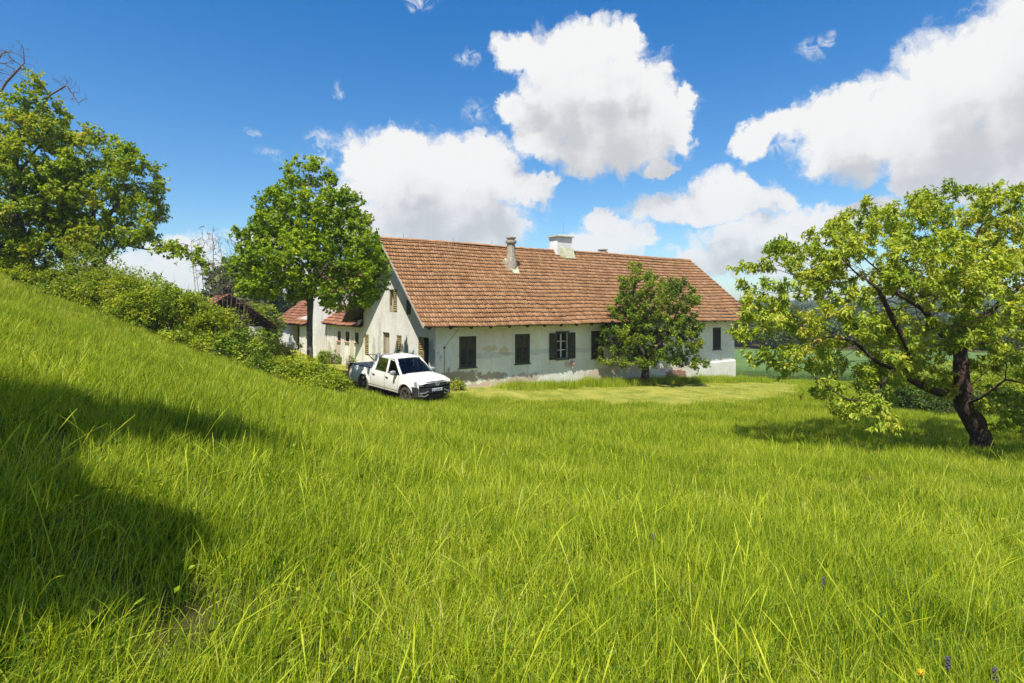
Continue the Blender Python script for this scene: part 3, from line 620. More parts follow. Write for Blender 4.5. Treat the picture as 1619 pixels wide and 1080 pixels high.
# ================================================================ open shed with a plastered pillar
shp = at(429, 515, 37.0)
shed = empty('shed', (shp[0], shp[1], 0), HR, 'dark open timber shed with one plastered pillar half hidden behind the bramble bank', 'shed')
sz = 2.95
MB().box(-1.35, -.55, -.1, .5, 0, sz - .05).build('pillar', M_WALL3, shed, bevel=.02)
for (x, y) in ((-.25, .0), (-.25, 4.8), (-5.0, 0)): MB().box(x - .1, x + .1, y - .1, y + .1, .2, sz).build('post', M_WOODD, shed)
MB().box(-5.1, -.1, 4.92, 4.97, .2, sz).box(-5.15, -5.1, 0, 4.9, .2, sz).build('plank_wall', M_WOODD, shed)
MB().prism([(.25, 2.85), (-2.6, 4.9), (-5.4, 2.85), (-5.4, 2.7), (-2.6, 4.75), (.25, 2.7)], 'y', -.5, 5.3).build('roof_boards', M_WOODD, shed)
MB().prism([(.0, 2.85), (-5.2, 2.85), (-2.6, 4.7)], 'y', .0, .05).build('gable_boards', M_WOODD, shed)
s_ = np.array([-2.85, 0, 2.05]); SS = np.linalg.norm(s_); s_ = s_ / SS
tiled('roof', shed, M_ROOF2, (.25, 0, 2.87), (0, 1, 0), s_, (s_[2], 0, -s_[0]), -.6, 5.4, SS, seed=41)
tiled('roof', shed, M_ROOF2, (-5.4, 0, 2.87), (0, 1, 0), (-s_[0], 0, s_[2]), (-s_[2], 0, -s_[0]), -.6, 5.4, SS, seed=42)
# ================================================================ pickup truck (x forward, y left, z up, wheels on z=0)
def paint(name, col, dust):
    m = mat(name, col, .32, spec=.5, coat=.6); N = NT(m.node_tree); b = N.n['Principled BSDF']
    p = N.new('ShaderNodeTexCoord').outputs['Object']; s = N.new('ShaderNodeSeparateXYZ'); N.l.new(p, s.inputs[0])
    low = N.rng(N.math('ADD', s.outputs[2], N.math('MULTIPLY', N.noise(p, 2.4, 6, .65), -.35)), .55, .2, 0, .75)
    sp = N.math('MULTIPLY', N.rng(N.noise(p, 9, 6, .75), .5, .7), N.rng(s.outputs[0], -1.3, -1.9, .0, .5))
    c = N.mix(low, col, dust); c = N.mix(sp, c, (.30, .28, .22)); c = N.mix(N.rng(N.noise(p, 1.5, 4, .6), .45, .8, 0, .25), c, dust)
    N.l.new(c, b.inputs['Base Color']); N.l.new(N.rng(low, 0, .7, .3, .8), b.inputs['Roughness']); return m
M_PAINT = paint("dusty_white_paint", (.80, .775, .71), (.52, .44, .33))
M_BLK = mat("black_plastic", (.028, .029, .032), .55, var=(6, .3)); M_RUB = mat("muddy_tyre_rubber", (.085, .07, .05), .95, var=(8, .55), bump=(40, .5))
M_CHR = mat("chrome", (.70, .71, .73), .38, .7); M_RIM = mat("dusty_alloy", (.16, .15, .14), .45, .7, var=(9, .4))
M_CARGL = mat("tinted_glass", (.010, .016, .020), .06, spec=.5, coat=.15); _N = NT(M_CARGL.node_tree); _f = _N.new('ShaderNodeFresnel'); _f.inputs[0].default_value = 1.45
_t = _N.new('ShaderNodeBsdfTransparent'); _t.inputs[0].default_value = (.34, .40, .40, 1); _g = _N.new('ShaderNodeBsdfGlossy'); _g.inputs['Roughness'].default_value = .04
_m = _N.new('ShaderNodeMixShader'); _N.l.new(_f.outputs[0], _m.inputs[0]); _N.l.new(_t.outputs[0], _m.inputs[1]); _N.l.new(_g.outputs[0], _m.inputs[2]); _N.l.new(_m.outputs[0], _N.n['Material Output'].inputs[0])
M_LENS = mat("lamp_lens", (.20, .21, .23), .08, spec=.8, coat=1.)
M_SEAT = mat("dark_seat_fabric", (.02, .02, .022), .9)
th_ = R(-43); truck = empty('pickup_truck', (-4.88, 24.94, 0), th_, 'white dusty double cab pickup truck parked in long grass in front of the farmhouse gable', 'pickup truck')
ws = [(x, y) for x in (1.55, -1.55) for y in (-.8, .8)]
cs, sn = math.cos(th_), math.sin(th_)
zw = [gz1(-4.88 + x * cs - y * sn, 24.94 + x * sn + y * cs) for x, y in ws]
zf, zr = (zw[0] + zw[1]) / 2, (zw[2] + zw[3]) / 2; truck.location.z = (zf + zr) / 2 - .02
truck.rotation_euler = (0, -math.atan2(zf - zr, 3.1), th_)
def sm(a, b, t): t = max(0, min(1, (t - a) / (b - a))); return t * t * (3 - 2 * t)
WR = .385; AR = .47
XF, XR = 2.30, -2.75
def ztop(x):                                        # belt line / bonnet edge / bed rail
    if x > 1.15: return 1.16 - .13 * ((x - 1.15) / 1.2) ** 1.6
    if x > -1.0: return 1.16 + .02 * sm(1.15, -1.0, x)
    return 1.18
def zlow(x):
    z = .44 if -2.1 < x < 1.9 else .50
    for xa in (1.55, -1.55):
        if abs(x - xa) < AR: z = max(z, WR + .02 + math.sqrt(AR * AR - (x - xa) ** 2))
    return z
def yhalf(x, z):
    y = .945
    t = (z - .44) / (1.16 - .44); y -= .05 * abs(t - .55) ** 1.8 * 3.0 if t > .55 else .03 * ((.55 - t) / .55) ** 2
    for xa in (1.55, -1.55):                        # flared arches
        r = math.hypot(x - xa, z - (WR + .02)); y += .035 * max(0, 1 - abs(r - AR - .03) / .13)
    y -= .13 * sm(1.75, 2.32, x) + .03 * sm(-2.3, -2.75, x); return y
xs = sorted(set([round(v, 4) for v in list(np.linspace(XR, XF, 74)) + [xa + AR * math.cos(t) for xa in (1.55, -1.55) for t in np.linspace(0, math.pi, 19)]]))
body = MB()
for sg in (-1, 1):
    rows = []
    for x in xs:
        lo, hi = zlow(x), ztop(x); rr = [Vector((x, sg * yhalf(x, lo) - sg * .10, lo + .0))]
        for k in range(11): z = lo + (hi - lo) * k / 10; rr.append(Vector((x, sg * yhalf(x, z), z)))
        rows.append(rr)
    body.grid(rows)
# bonnet
rows = []
for i in range(13):
    x = 1.12 + (2.34 - 1.12) * i / 12; rw = []
    for j in range(17):
        q = -1 + 2 * j / 16; e = ztop(min(x, 2.3)); yy = q * (yhalf(min(x, 2.28), e) - .004 + 0)
        z = e + (.085 * (1 - abs(q) ** 3.2)) * (1 - .35 * sm(1.9, 2.34, x)) - (.10 * sm(2.18, 2.36, x)); z += .012 * math.exp(-((abs(q) - .62) / .07) ** 2)
        rw.append(Vector((x + .10 * (1 - q * q) * sm(1.9, 2.34, x), yy, z)))
    rows.append(rw)
body.grid(rows)
bd = body.build('body', M_PAINT, truck, True, autos=35)
# dark well, chassis, bed interior
MB().box(-2.6, 2.1, -.62, .62, .36, .60).box(1.0, 2.1, -.80, .80, .62, 1.08).box(-2.1, -1.0, -.84, .84, .66, .72).build('chassis', M_BLK, truck)
bed = MB().box(-2.72, -1.02, -.78, .78, .70, .74).box(-2.70, -1.0, -.90, -.78, .72, 1.175).box(-2.70, -1.0, .78, .90, .72, 1.175).box(-1.06, -1.0, -.78, .78, .74, 1.18)
bed.build('bed_liner', M_BLK, truck)
MB().box(-2.78, -2.70, -.89, .89, .56, 1.19).build('tailgate', M_PAINT, truck, bevel=.02)
MB().box(-2.86, -2.78, -.85, .85, .48, .62).build('rear_bumper', M_BLK, truck, bevel=.02)
for s in (-1, 1):
    MB().box(-2.76, -1.04, s * .845 - .055, s * .845 + .055, 1.178, 1.20).build('bed_rail', M_BLK, truck, bevel=.008)
    MB().box(-2.795, -2.70, s * .90 - .045, s * .90 + .045, .80, 1.12).build('tail_light', mat("red_tail_lens", (.35, .02, .02), .2), truck, bevel=.01)
# cabin: roof shell, pillars, glass
def cab(x, t):  # half width at height t (0 belt, 1 roof)
    return .865 - .205 * t
zb, zt_ = 1.165, 1.80
rows = []
for i in range(15):
    t = i / 14; x = .42 - 1.47 * t; rw = []
    for j in range(15):
        q = -1 + 2 * j / 14; z = zt_ - .05 * (2 * t - .95) ** 2 + .045 * (1 - q ** 2) - .05 * abs(q) ** 6 - .03 * sm(.12, 0, t) - .02 * sm(.9, 1, t)
        rw.append(Vector((x, q * (.70 - .02 * abs(2 * t - 1) ** 3), z - .01)))
    rows.append(rw)
MB().grid(rows).build('cab_roof', M_PAINT, truck, True, solid=.05)
pl = MB()
def pillar(a, b, wx, th=.05):
    """flat pillar following the cabin side from belt a=(x) to roof b=(x)"""
    for s in (-1, 1):
        p = [(a - wx / 2, zb - .03, 0), (a + wx / 2, zb - .03, 0), (b + wx / 2, zt_ - .02, 1), (b - wx / 2, zt_ - .02, 1)]
        o_ = [Vector((x, s * cab(x, t), z)) for x, z, t in p]; i_ = [Vector((x, s * (cab(x, t) - th), z)) for x, z, t in p]
        pl.add(o_ + i_, [(0, 1, 2, 3), (7, 6, 5, 4), (0, 4, 5, 1), (1, 5, 6, 2), (2, 6, 7, 3), (3, 7, 4, 0)])
pillar(1.13, .40, .10, .09); pillar(.12, .05, .11); pillar(-.90, -.86, .27, .06)
for s in (-1, 1):                                    # cant rail and belt strip
    pl.bar((.42, s * .665, zt_ - .035), (-1.0, s * .665, zt_ - .035), .05, .055)
pl.bar((.44, -.66, zt_ - .03), (.44, .66, zt_ - .03), .06, .04); pl.bar((-1.0, -.66, zt_ - .06), (-1.0, .66, zt_ - .06), .05, .08)
pl.add([(-1.03, -.87, zb - .05), (-1.03, .87, zb - .05), (-1.03, .87, zb + .09), (-1.03, -.87, zb + .09)], [(0, 1, 2, 3)])
pl.build('pillars', M_PAINT, truck, bevel=.006)
rows = []
for i in range(7):
    t = i / 6; x = 1.16 - .74 * t; z = zb + .055 + (zt_ - zb - .085) * t
    rows.append([Vector((x + .10 * (1 - q * q) * (1 - .6 * t), q * (cab(x, t) - .055), z + .01 * (1 - q * q))) for q in np.linspace(-1, 1, 11)])
MB().grid(rows).build('windscreen', M_CARGL, truck, True)
MB().bar((1.19, -.72, zb + .045), (1.26, 0, zb + .05), .05, .03).bar((1.26, 0, zb + .05), (1.19, .72, zb + .045), .05, .03).build('scuttle', M_BLK, truck)
for (xa, xb, ya, yb) in ((1.02, .19, .38, .115), (.055, -.77, .0, -.74)):
    for s in (-1, 1):
        p = [(xa, zb + .0, 0), (xb, zb + .0, 0), (yb, zt_ - .06, .92), (ya, zt_ - .06, .92)]
        g = MB().add([Vector((x, s * (cab(x, t) - .025), z)) for x, z, t in p], [(0, 1, 2, 3)]).build('side_window', M_CARGL if s > 0 or xa < 1 else M_CARGL, truck)
        MB().bar((xa + .03, s * (cab(0, 0) + .006), zb + .005), (xb - .03, s * (cab(0, 0) + .006), zb + .005), .03, .03).build('window_strip', M_BLK, truck)
MB().add([(-1.02, -.78, zb + .1), (-1.02, .78, zb + .1), (-.98, .62, zt_ - .08), (-.98, -.62, zt_ - .08)], [(0, 1, 2, 3)]).build('rear_window', M_CARGL, truck)
for s in (-1, 1): MB().tube([(-.72, s * .60, zt_ + .0), (-.74, s * .60, zt_ + .05), (-1.0, s * .60, zt_ + .03), (-1.02, s * .60, zt_ - .05)], .012, 6).build('roof_bar', M_CHR, truck)
# door seams and handles, on the visible and the far side
for s in (-1, 1):
    sm_ = MB()
    for x in (1.06, .10, -.93):
        q = [Vector((x + (.03 if x < -.5 and z > .9 else 0) , s * (yhalf(x, z) + .0015), z)) for z in np.linspace(zlow(x) + .03, 1.155, 9)]
        for a, b in zip(q, q[1:]): sm_.bar(a, b, .010, .006, up=(1, 0, 0))
    for x0, x1 in ((-1.05, 1.05),):
        q = [Vector((x, s * (yhalf(x, .53) + .0015), .53)) for x in np.linspace(x0, x1, 16)]
        for a, b in zip(q, q[1:]): sm_.bar(a, b, .006, .010)
    sm_.build('panel_gap', M_BLK, truck)
for s in (-1, 1):
    for x in (.26, -.72): MB().bar((x - .09, s * (yhalf(x, .98) + .025), .99), (x + .09, s * (yhalf(x, .98) + .025), .985), .03, .035).build('door_handle', M_BLK, truck, bevel=.008)
    q = []
    mb = MB().lathe([(.02, -.13), (.085, -.11), (.105, -.02), (.105, .03), (.09, .05), (.02, .055)], (0, 0, 0), 'x', 16)
    mb.v = [(v[0] * .75 + .86 - 0, s * (1.05) + v[1] * 1.25, 1.25 + v[2] * .95) for v in mb.v]
    mr = mb.build('wing_mirror', mat("grey_mirror_shell", (.34, .34, .35), .4), truck, True, autos=50)
    MB().bar((.92, s * .86, 1.17), (.90, s * 1.02, 1.19), .08, .05).build('mirror_arm', M_BLK, mr)
    MB().box(.775, .782, s * 1.05 - .11, s * 1.05 + .11, 1.18, 1.32).build('mirror_glass', M_CHR, mr)
# black front bumper, grille, lamps
def fbow(y): return 2.42 - .30 * abs(y / .93) ** 2.6
def fascia(z0, z1, yw, push, n=21, zc=0):
    mb = MB(); rows = []
    for (z, d) in ((z0, -.05), (z0 + .02, 0), (z1 - .02, .0), (z1, -.05)):
        rows.append([Vector((fbow(y) + push + d, y, z + zc * abs(y / yw) ** 2)) for y in np.linspace(-yw, yw, n)])
    back = [Vector((p.x - .25, p.y, p.z)) for p in rows[-1]]; rows.append(back); rows.insert(0, [Vector((p.x - .25, p.y, p.z)) for p in rows[0]])
    return mb.grid(rows)
fb = fascia(.56, .80, .945, .03)
for s in (-1, 1):                                    # corner wraps reaching the wheel arch
    fb.add([(2.06, s * .955, .45), (2.30, s * .83, .40), (2.30, s * .84, .82), (2.02, s * .955, .84), (2.06, s * .80, .45), (2.02, s * .80, .84)], [(0, 1, 2, 3), (0, 3, 5, 4)])
fb2 = fascia(.36, .55, .88, -.02)
b1 = fb.build('front_bumper', M_BLK, truck, True, autos=40); fb2.build('lower_bumper', M_BLK, b1, True, autos=40)
for s in (-1, 1):
    ch_ = MB()
    for z in (.60, .47):
        pts = [Vector((fbow(y) + .045, s * y, z + (.075 if k == 0 else 0))) for k, y in enumerate((.42, .55, .82))]
        ch_.bar(pts[0], pts[1], .02, .025).bar(pts[1], pts[2], .02, .025)
    ch_.build('bumper_trim', M_CHR, b1)
    MB().lathe([(.055, 0), (.06, .015)], (fbow(.7) + .045, s * .70, .535), 'x', 16).build('fog_lamp', M_LENS, b1)
M_GBAR = mat('satin_grey_trim', (.22, .22, .23), .45, .5)
gr = fascia(.83, 1.05, .60, .0).build('grille', M_BLK, truck, True, autos=40)
for z in (.875, .925, .985, 1.035):
    mb = MB(); ys = np.linspace(-.58, .58, 13); [mb.bar((fbow(a) + .012, a, z), (fbow(b) + .012, b, z), .012, .012) for a, b in zip(ys, ys[1:])]; mb.build('grille_bar', M_GBAR, gr)
em = MB(); n = 26; xg = fbow(0) + .045
for i in range(n):
    t0, t1 = 2 * math.pi * i / n, 2 * math.pi * (i + 1) / n; em.bar((xg, .095 * math.cos(t0), .955 + .095 * math.sin(t0)), (xg, .095 * math.cos(t1), .955 + .095 * math.sin(t1)), .018, .016)
for a, b in (((-.045, 1.03), (0, .965)), ((.045, 1.03), (0, .965)), ((-.075, .99), (-.04, .89)), ((-.04, .89), (0, .955)), ((0, .955), (.04, .89)), ((.04, .89), (.075, .99))): em.bar((xg, a[0], a[1]), (xg, b[0], b[1]), .016, .014)
em.build('emblem', M_CHR, gr)
for s in (-1, 1):
    rows = []
    for z in np.linspace(.86, 1.04, 5): rows.append([Vector((fbow(y) + .004 - .04 * ((z - .86) / .18), s * y, z)) for y in np.linspace(.60, .915, 7)])
    hl = MB().grid(rows).build('headlight', M_LENS, truck, True)
    rows_ = MB()
    for y in (.67, .80): rows_.lathe([(.055, -.01), (.058, .012), (.045, .014), (.03, .004)], (fbow(y) - .002, s * y, .945), 'x', 16)
    rows_.build('reflector', M_CHR, hl, True); MB().bar((fbow(.62) + .01, s * .61, .865), (fbow(.90) + .01, s * .90, .865), .02, .02).build('lamp_strip', M_CHR, hl)
px_ = fbow(0) + .055
plt = MB().box(px_ - .02, px_, -.26, .26, .655, .765).build('number_plate', mat("white_plate", (.78, .78, .76), .5), truck, bevel=.004)
MB().box(px_ + .001, px_ + .003, -.255, -.215, .66, .76).build('plate_band', mat("blue_plate_band", (.02, .10, .42), .5), plt)
def text(body_, size, loc, rot, mat_, parent, name):
    cu = bpy.data.curves.new(name, 'FONT'); cu.body = body_; cu.size = size; cu.align_x = 'CENTER'; cu.extrude = .001
    t = bpy.data.objects.new(name, cu); me = bpy.data.meshes.new_from_object(t); bpy.data.objects.remove(t)
    me.materials.clear(); me.materials.append(mat_); o = bpy.data.objects.new(name, me); COL.objects.link(o); o.parent = parent; o.location = loc; o.rotation_euler = rot; return o
text("LJ RE-447", .085, (px_ + .003, .02, .682), (R(90), 0, R(90)), mat("plate_lettering", (.03, .03, .035), .6), plt, 'plate_letters')
# wheels
def wheel(x, y, s):
    t = MB().lathe([(.26, -.11), (.33, -.125), (.372, -.105), (.385, -.07), (.388, 0), (.385, .07), (.372, .105), (.33, .125), (.26, .11)], (0, 0, 0), 'y', 36, cap=False)
    for k in range(36):
        a = 2 * math.pi * k / 36; c, q = math.cos(a), math.sin(a); t.bar((c * .387, -.09, q * .387), (math.cos(a + .06) * .387, -.01, math.sin(a + .06) * .387), .03, .016, up=(c, 0, q)).bar((c * .387, .09, q * .387), (math.cos(a + .06) * .387, .01, math.sin(a + .06) * .387), .03, .016, up=(c, 0, q))
    w_ = empty('wheel', (x, y, WR)); w_.parent = truck
    t.build('tyre', M_RUB, w_, True, autos=40)
    r_ = MB().lathe([(.262, -.10), (.262, .10), (.235, .095), (.215, .03), (.20, -.02), (.20, -.1)], (0, 0, 0), 'y', 32, cap=False).lathe([(.055, .02), (.06, .085), (.045, .095), (.0, .095)], (0, 0, 0), 'y', 16, cap=False)
    for k in range(6):
        a = math.pi / 3 * k; c, q = math.cos(a), math.sin(a)
        for d_ in (-.14, .14): r_.bar((c * .05, .08, q * .05), (math.cos(a + d_) * .232, .065, math.sin(a + d_) * .232), .035, .03, up=(0, 1, 0))
    r_.lathe([(.19, -.02), (.0, -.02)], (0, 0, 0), 'y', 24, cap=False)
    rm = r_.build('rim', M_RIM, w_, True, autos=30)
    w_.rotation_euler = (0, 0.3, 0 if s > 0 else math.pi)
for x, y in ws: wheel(x, y, 1 if y > 0 else -1)
MB().box(-2.0, -1.95, -.88, -.60, .30, .55).box(1.02, 1.06, -.88, -.62, .36, .6).build('mud_flap', M_BLK, truck)
for s in (-1, 1):
    for xa in (1.55, -1.55):
        mb = MB(); ys_ = [s * .60, s * .84]; n = 14; rows = [[Vector((xa + (AR + .005) * math.cos(t), y, WR + .02 + (AR + .005) * math.sin(t))) for t in np.linspace(0, math.pi, n)] for y in ys_]
        mb.grid(rows).add([(xa - AR, s * .60, .36)] + [tuple(Vector((xa + AR * math.cos(t), s * .60, WR + .02 + AR * math.sin(t)))) for t in np.linspace(math.pi, 0, n)] + [(xa + AR, s * .60, .36)], [tuple(range(n + 2))]).build('wheel_arch', M_BLK, truck)
MB().box(-1.0, 1.0, -.84, .84, .55, .62).box(-1.0, 1.0, -.86, -.82, .6, 1.12).box(-1.0, 1.0, .82, .86, .6, 1.12).build('cab_floor', M_SEAT, truck)
MB().tube([(.62 + .06 * math.sin(a), .4 + .18 * math.cos(a), 1.18 + .17 * math.sin(a)) for a in np.linspace(0, 2 * math.pi, 17)], .014, 6).build('steering_wheel', M_SEAT, truck)
# seats, wheel and dashboard behind the glass
for x in (.32, -.55):
    for y in (-.4, .4):
        MB().box(x - .45, x + .1, y - .24, y + .24, .85, 1.02).box(x - .42, x - .30, y - .23, y + .23, 1.0, 1.50).box(x - .40, x - .32, y - .12, y + .12, 1.50, 1.66).build('seat', M_SEAT, truck, bevel=.03)
MB().box(.80, 1.10, -.8, .8, .9, 1.14).build('dashboard', M_SEAT, truck, bevel=.03)
# hand tool lying in the truck bed
tw = lambda x, y, z: tuple((truck.location.x + x * cs - y * sn, truck.location.y + x * sn + y * cs, truck.location.z + z))
M_RUST = mat("rusty_brown_iron", (.16, .08, .045), .8, .3, var=(12, .4))
tool = MB().tube([(0, 0, 0), (-.15, .03, .22), (-.32, .05, .36), (-.85, .10, .66), (-.98, .11, .70)], [.05, .045, .028, .018, .016], 8).tube([(-.9, -.02, .665), (-.9, .12, .68), (-.72, .42, .66)], .014, 6).lathe([(.10, -.06), (.13, 0), (.11, .1), (.05, .15)], (-.05, 0, .10), 'z', 10)
tool.bar((-.2, .04, .3), (-.05, -.12, .16), .04, .03).bar((-.28, .05, .34), (-.20, .16, .22), .05, .03)
to = tool.build('hand_tiller', M_RUST, None, True, autos=40); to.location = tw(-1.42, -.1, 1.04); to.rotation_euler = (0, 0, th_ + R(10))
tag(to, 'rusty brown hand cultivator with long handles sticking up out of the pickup bed', 'garden tool')
MB().box(-.3, .25, -.18, .18, -.30, .06).build('engine_block', M_RUST, to, bevel=.04)
# ================================================================ trees
def sines(P, s, seed):
    rg = np.random.default_rng(seed); v = np.zeros(len(P))
    for k in range(7): d = rg.normal(0, 1, 3); d /= np.linalg.norm(d); v += np.sin(P @ d * (2 * math.pi / (s * rg.uniform(.6, 1.5))) + rg.uniform(0, 6.28))
    return v / 2.65
def blob(px, py, Y, rx, ry, rd):
    c = at(px, py, Y); k = Y / F; return (c[0], c[1], c[2], rx * k, rd, ry * k)
def sample(blobs, n, rg, shell=.5, gap=None, seed=0, zmin=None):
    vol = np.array([b[3] * b[4] * b[5] for b in blobs]); out = []
    need = n * (3 if gap is not None else 1)
    for b, c in zip(blobs, rg.multinomial(need, vol / vol.sum())):
        d = rg.normal(0, 1, (c, 3)); d /= np.linalg.norm(d, axis=1, keepdims=True); r = rg.random(c) ** (1 / 3 * (1 - shell) + .12 * shell)
        out.append(np.array(b[:3]) + d * r[:, None] * np.array(b[3:6]))
    P = np.concatenate(out)
    if gap is not None: P = P[sines(P, gap[0], seed) > gap[1]]
    if zmin is not None: P = P[P[:, 2] > zmin]
    rg.shuffle(P); return P[:n]
def grow(att, nodes, par, step, di, dk, iters=120, jit=.15, rg=None, grav=0.):
    """space colonisation from an existing skeleton"""
    N_ = [np.array(n, float) for n in nodes]; par = list(par); A = att.copy(); nd = np.full(len(A), 1e9); ni = np.zeros(len(A), int); start = 0
    for it in range(iters):
        new = np.array(N_[start:])
        if len(new):
            for i in range(0, len(new), 200):
                q = new[i:i + 200]; d2 = ((A[:, None] - q[None]) ** 2).sum(-1); j = d2.argmin(1); dm = np.sqrt(d2[np.arange(len(A)), j]); m_ = dm < nd; nd[m_] = dm[m_]; ni[m_] = start + i + j[m_]
        start = len(N_)
        k = nd > dk; A, nd, ni = A[k], nd[k], ni[k]
        if not len(A): break
        act = nd < (di if it > 2 else di * 3)
        if not act.any(): di *= 1.4; continue
        arr = np.array(N_); D = np.zeros((len(arr), 3)); v = A[act] - arr[ni[act]]; v /= np.linalg.norm(v, axis=1, keepdims=True) + 1e-9
        np.add.at(D, ni[act], v); src = np.unique(ni[act])
        for s in src:
            d = D[s] + rg.normal(0, jit, 3); d[2] -= grav; d /= np.linalg.norm(d) + 1e-9; N_.append(arr[s] + d * step); par.append(int(s))
        if len(N_) > 9000: break
    return np.array(N_), np.array(par)
def skeleton(lines, step):
    """lines: list of (parent_line or None, index, [points]) resampled at step"""
    nodes = []; par = []; ends = []
    for (pl_, frac, pts) in lines:
        pts = [np.array(p, float) for p in pts]
        if pl_ is None: nodes.append(pts[0]); par.append(-1); last = len(nodes) - 1; ids_ = [last]
        else:
            q = ends[pl_]; last = q[min(len(q) - 1, int(frac * (len(q) - 1)))]; ids_ = [last]; pts = [nodes[last]] + pts
        for a, b in zip(pts[:-1], pts[1:]):
            n = max(1, int(np.linalg.norm(b - a) / step))
            for i in range(1, n + 1): nodes.append(a + (b - a) * i / n); par.append(last); last = len(nodes) - 1; ids_.append(last)
        ends.append(ids_)
    return nodes, par
def radii(par, n, rmax, rtip, p=2.4):
    r = np.zeros(n); acc = np.zeros(n); depth = np.zeros(n, int)
    for i in range(n - 1, -1, -1):
        r[i] = acc[i] ** (1 / p) if acc[i] > 0 else 1.
        if par[i] >= 0: acc[par[i]] += r[i] ** p; depth[par[i]] = max(depth[par[i]], depth[i] + 1)
    R_ = r.max(); return rtip * r ** (math.log(rmax / rtip) / math.log(max(R_, 1.01))), depth
def wood_mesh(name, N_, par, r, mat_, parent, flare=1.35, wob=.12, rg=None, base_flare_h=.6):
    n = len(N_); kids = [[] for _ in range(n)]
    for i, p in enumerate(par):
        if p >= 0: kids[p].append(i)
    V = []; Fc = []; used = np.zeros(n, bool); starts = [i for i in range(n) if par[i] < 0]; stack = [(-1, s) for s in starts]; z0 = N_[:, 2].min()
    while stack:
        p, i = stack.pop(); chain = [] if p < 0 else [p]; c = i
        while True:
            chain.append(c); ks = kids[c]
            if not ks: break
            b = max(ks, key=lambda k: r[k])
            for k in ks:
                if k != b: stack.append((c, k))
            c = b
        if len(chain) < 2: continue
        rmx = r[chain[1]]; m_ = 4 if rmx < .02 else 6 if rmx < .06 else 9 if rmx < .12 else 14
        P = N_[chain]; rr = r[chain].copy()
        if p >= 0: rr[0] = min(rr[0], rr[1] * 1.15)
        rr = rr * (1 + (flare - 1) * np.exp(-(P[:, 2] - z0) / base_flare_h * 2)) if rmx > .08 else rr
        T = np.gradient(P, axis=0); T /= np.linalg.norm(T, axis=1, keepdims=True) + 1e-9
        ref = np.array([1., 0, 0]) if abs(T[0, 0]) < .8 else np.array([0, 1., 0]); b0 = len(V)
        ph = rg.uniform(0, 6.28, 3) if rg is not None else (0, 1, 2)
        for q in range(len(P)):
            a = np.cross(T[q], ref); a /= np.linalg.norm(a) + 1e-9; c_ = np.cross(a, T[q]); ref = c_ 
            ref = np.cross(a, T[q]) * 1.0
            for k in range(m_):
                t = 2 * math.pi * k / m_; w_ = 1 + (wob * (math.sin(3 * t + ph[0] + q * .3) * .5 + math.sin(5 * t + ph[1] - q * .5) * .35 + math.sin(q * 1.3 + ph[2]) * .4) if m_ > 6 else 0)
                V.append(P[q] + (a * math.cos(t) + c_ * math.sin(t)) * rr[q] * w_)
        for q in range(len(P) - 1):
            for k in range(m_): Fc.append((b0 + q * m_ + k, b0 + q * m_ + (k + 1) % m_, b0 + (q + 1) * m_ + (k + 1) % m_, b0 + (q + 1) * m_ + k))
    return mk(name, np.array(V), np.array(Fc), mat_, parent, smooth=True)
def leaves(name, pos, axis, L, Wd, mat_, parent, rg, droop=.35, spread=.9, fold=.25, rnd=None, sizevar=.35, link=True):
    """one folded blade per leaf; axis = preferred direction of the leaf"""
    n = len(pos); d = axis + rg.normal(0, spread, (n, 3)); d[:, 2] -= droop; d /= np.linalg.norm(d, axis=1, keepdims=True) + 1e-9
    up = np.array([0, 0, 1.]) + rg.normal(0, .55, (n, 3)); s = np.cross(d, up); s /= np.linalg.norm(s, axis=1, keepdims=True) + 1e-9; nn = np.cross(s, d)
    l = L * (1 + rg.uniform(-sizevar, sizevar, n))[:, None]; w_ = Wd * (1 + rg.uniform(-sizevar, sizevar, n))[:, None] / 2
    p0 = pos; p1 = pos + d * l * .45 + s * w_ + nn * w_ * fold; p3 = pos + d * l * .45 - s * w_ + nn * w_ * fold; p2 = pos + d * l - nn * l * .12; pm = pos + d * l * .5
    V = np.stack([p0, p1, p2, p3], 1).reshape(-1, 3); b = np.arange(n)[:, None] * 4
    Fc = np.stack([b + np.array([0, 1, 2]), b + np.array([0, 2, 3])], 1).reshape(-1, 3)
    rv = rg.random(n) if rnd is None else np.clip(rnd + rg.normal(0, .15, n), 0, 1)
    return mk(name, V, Fc, mat_, parent, {'rnd': np.repeat(rv, 4)}, link=link)
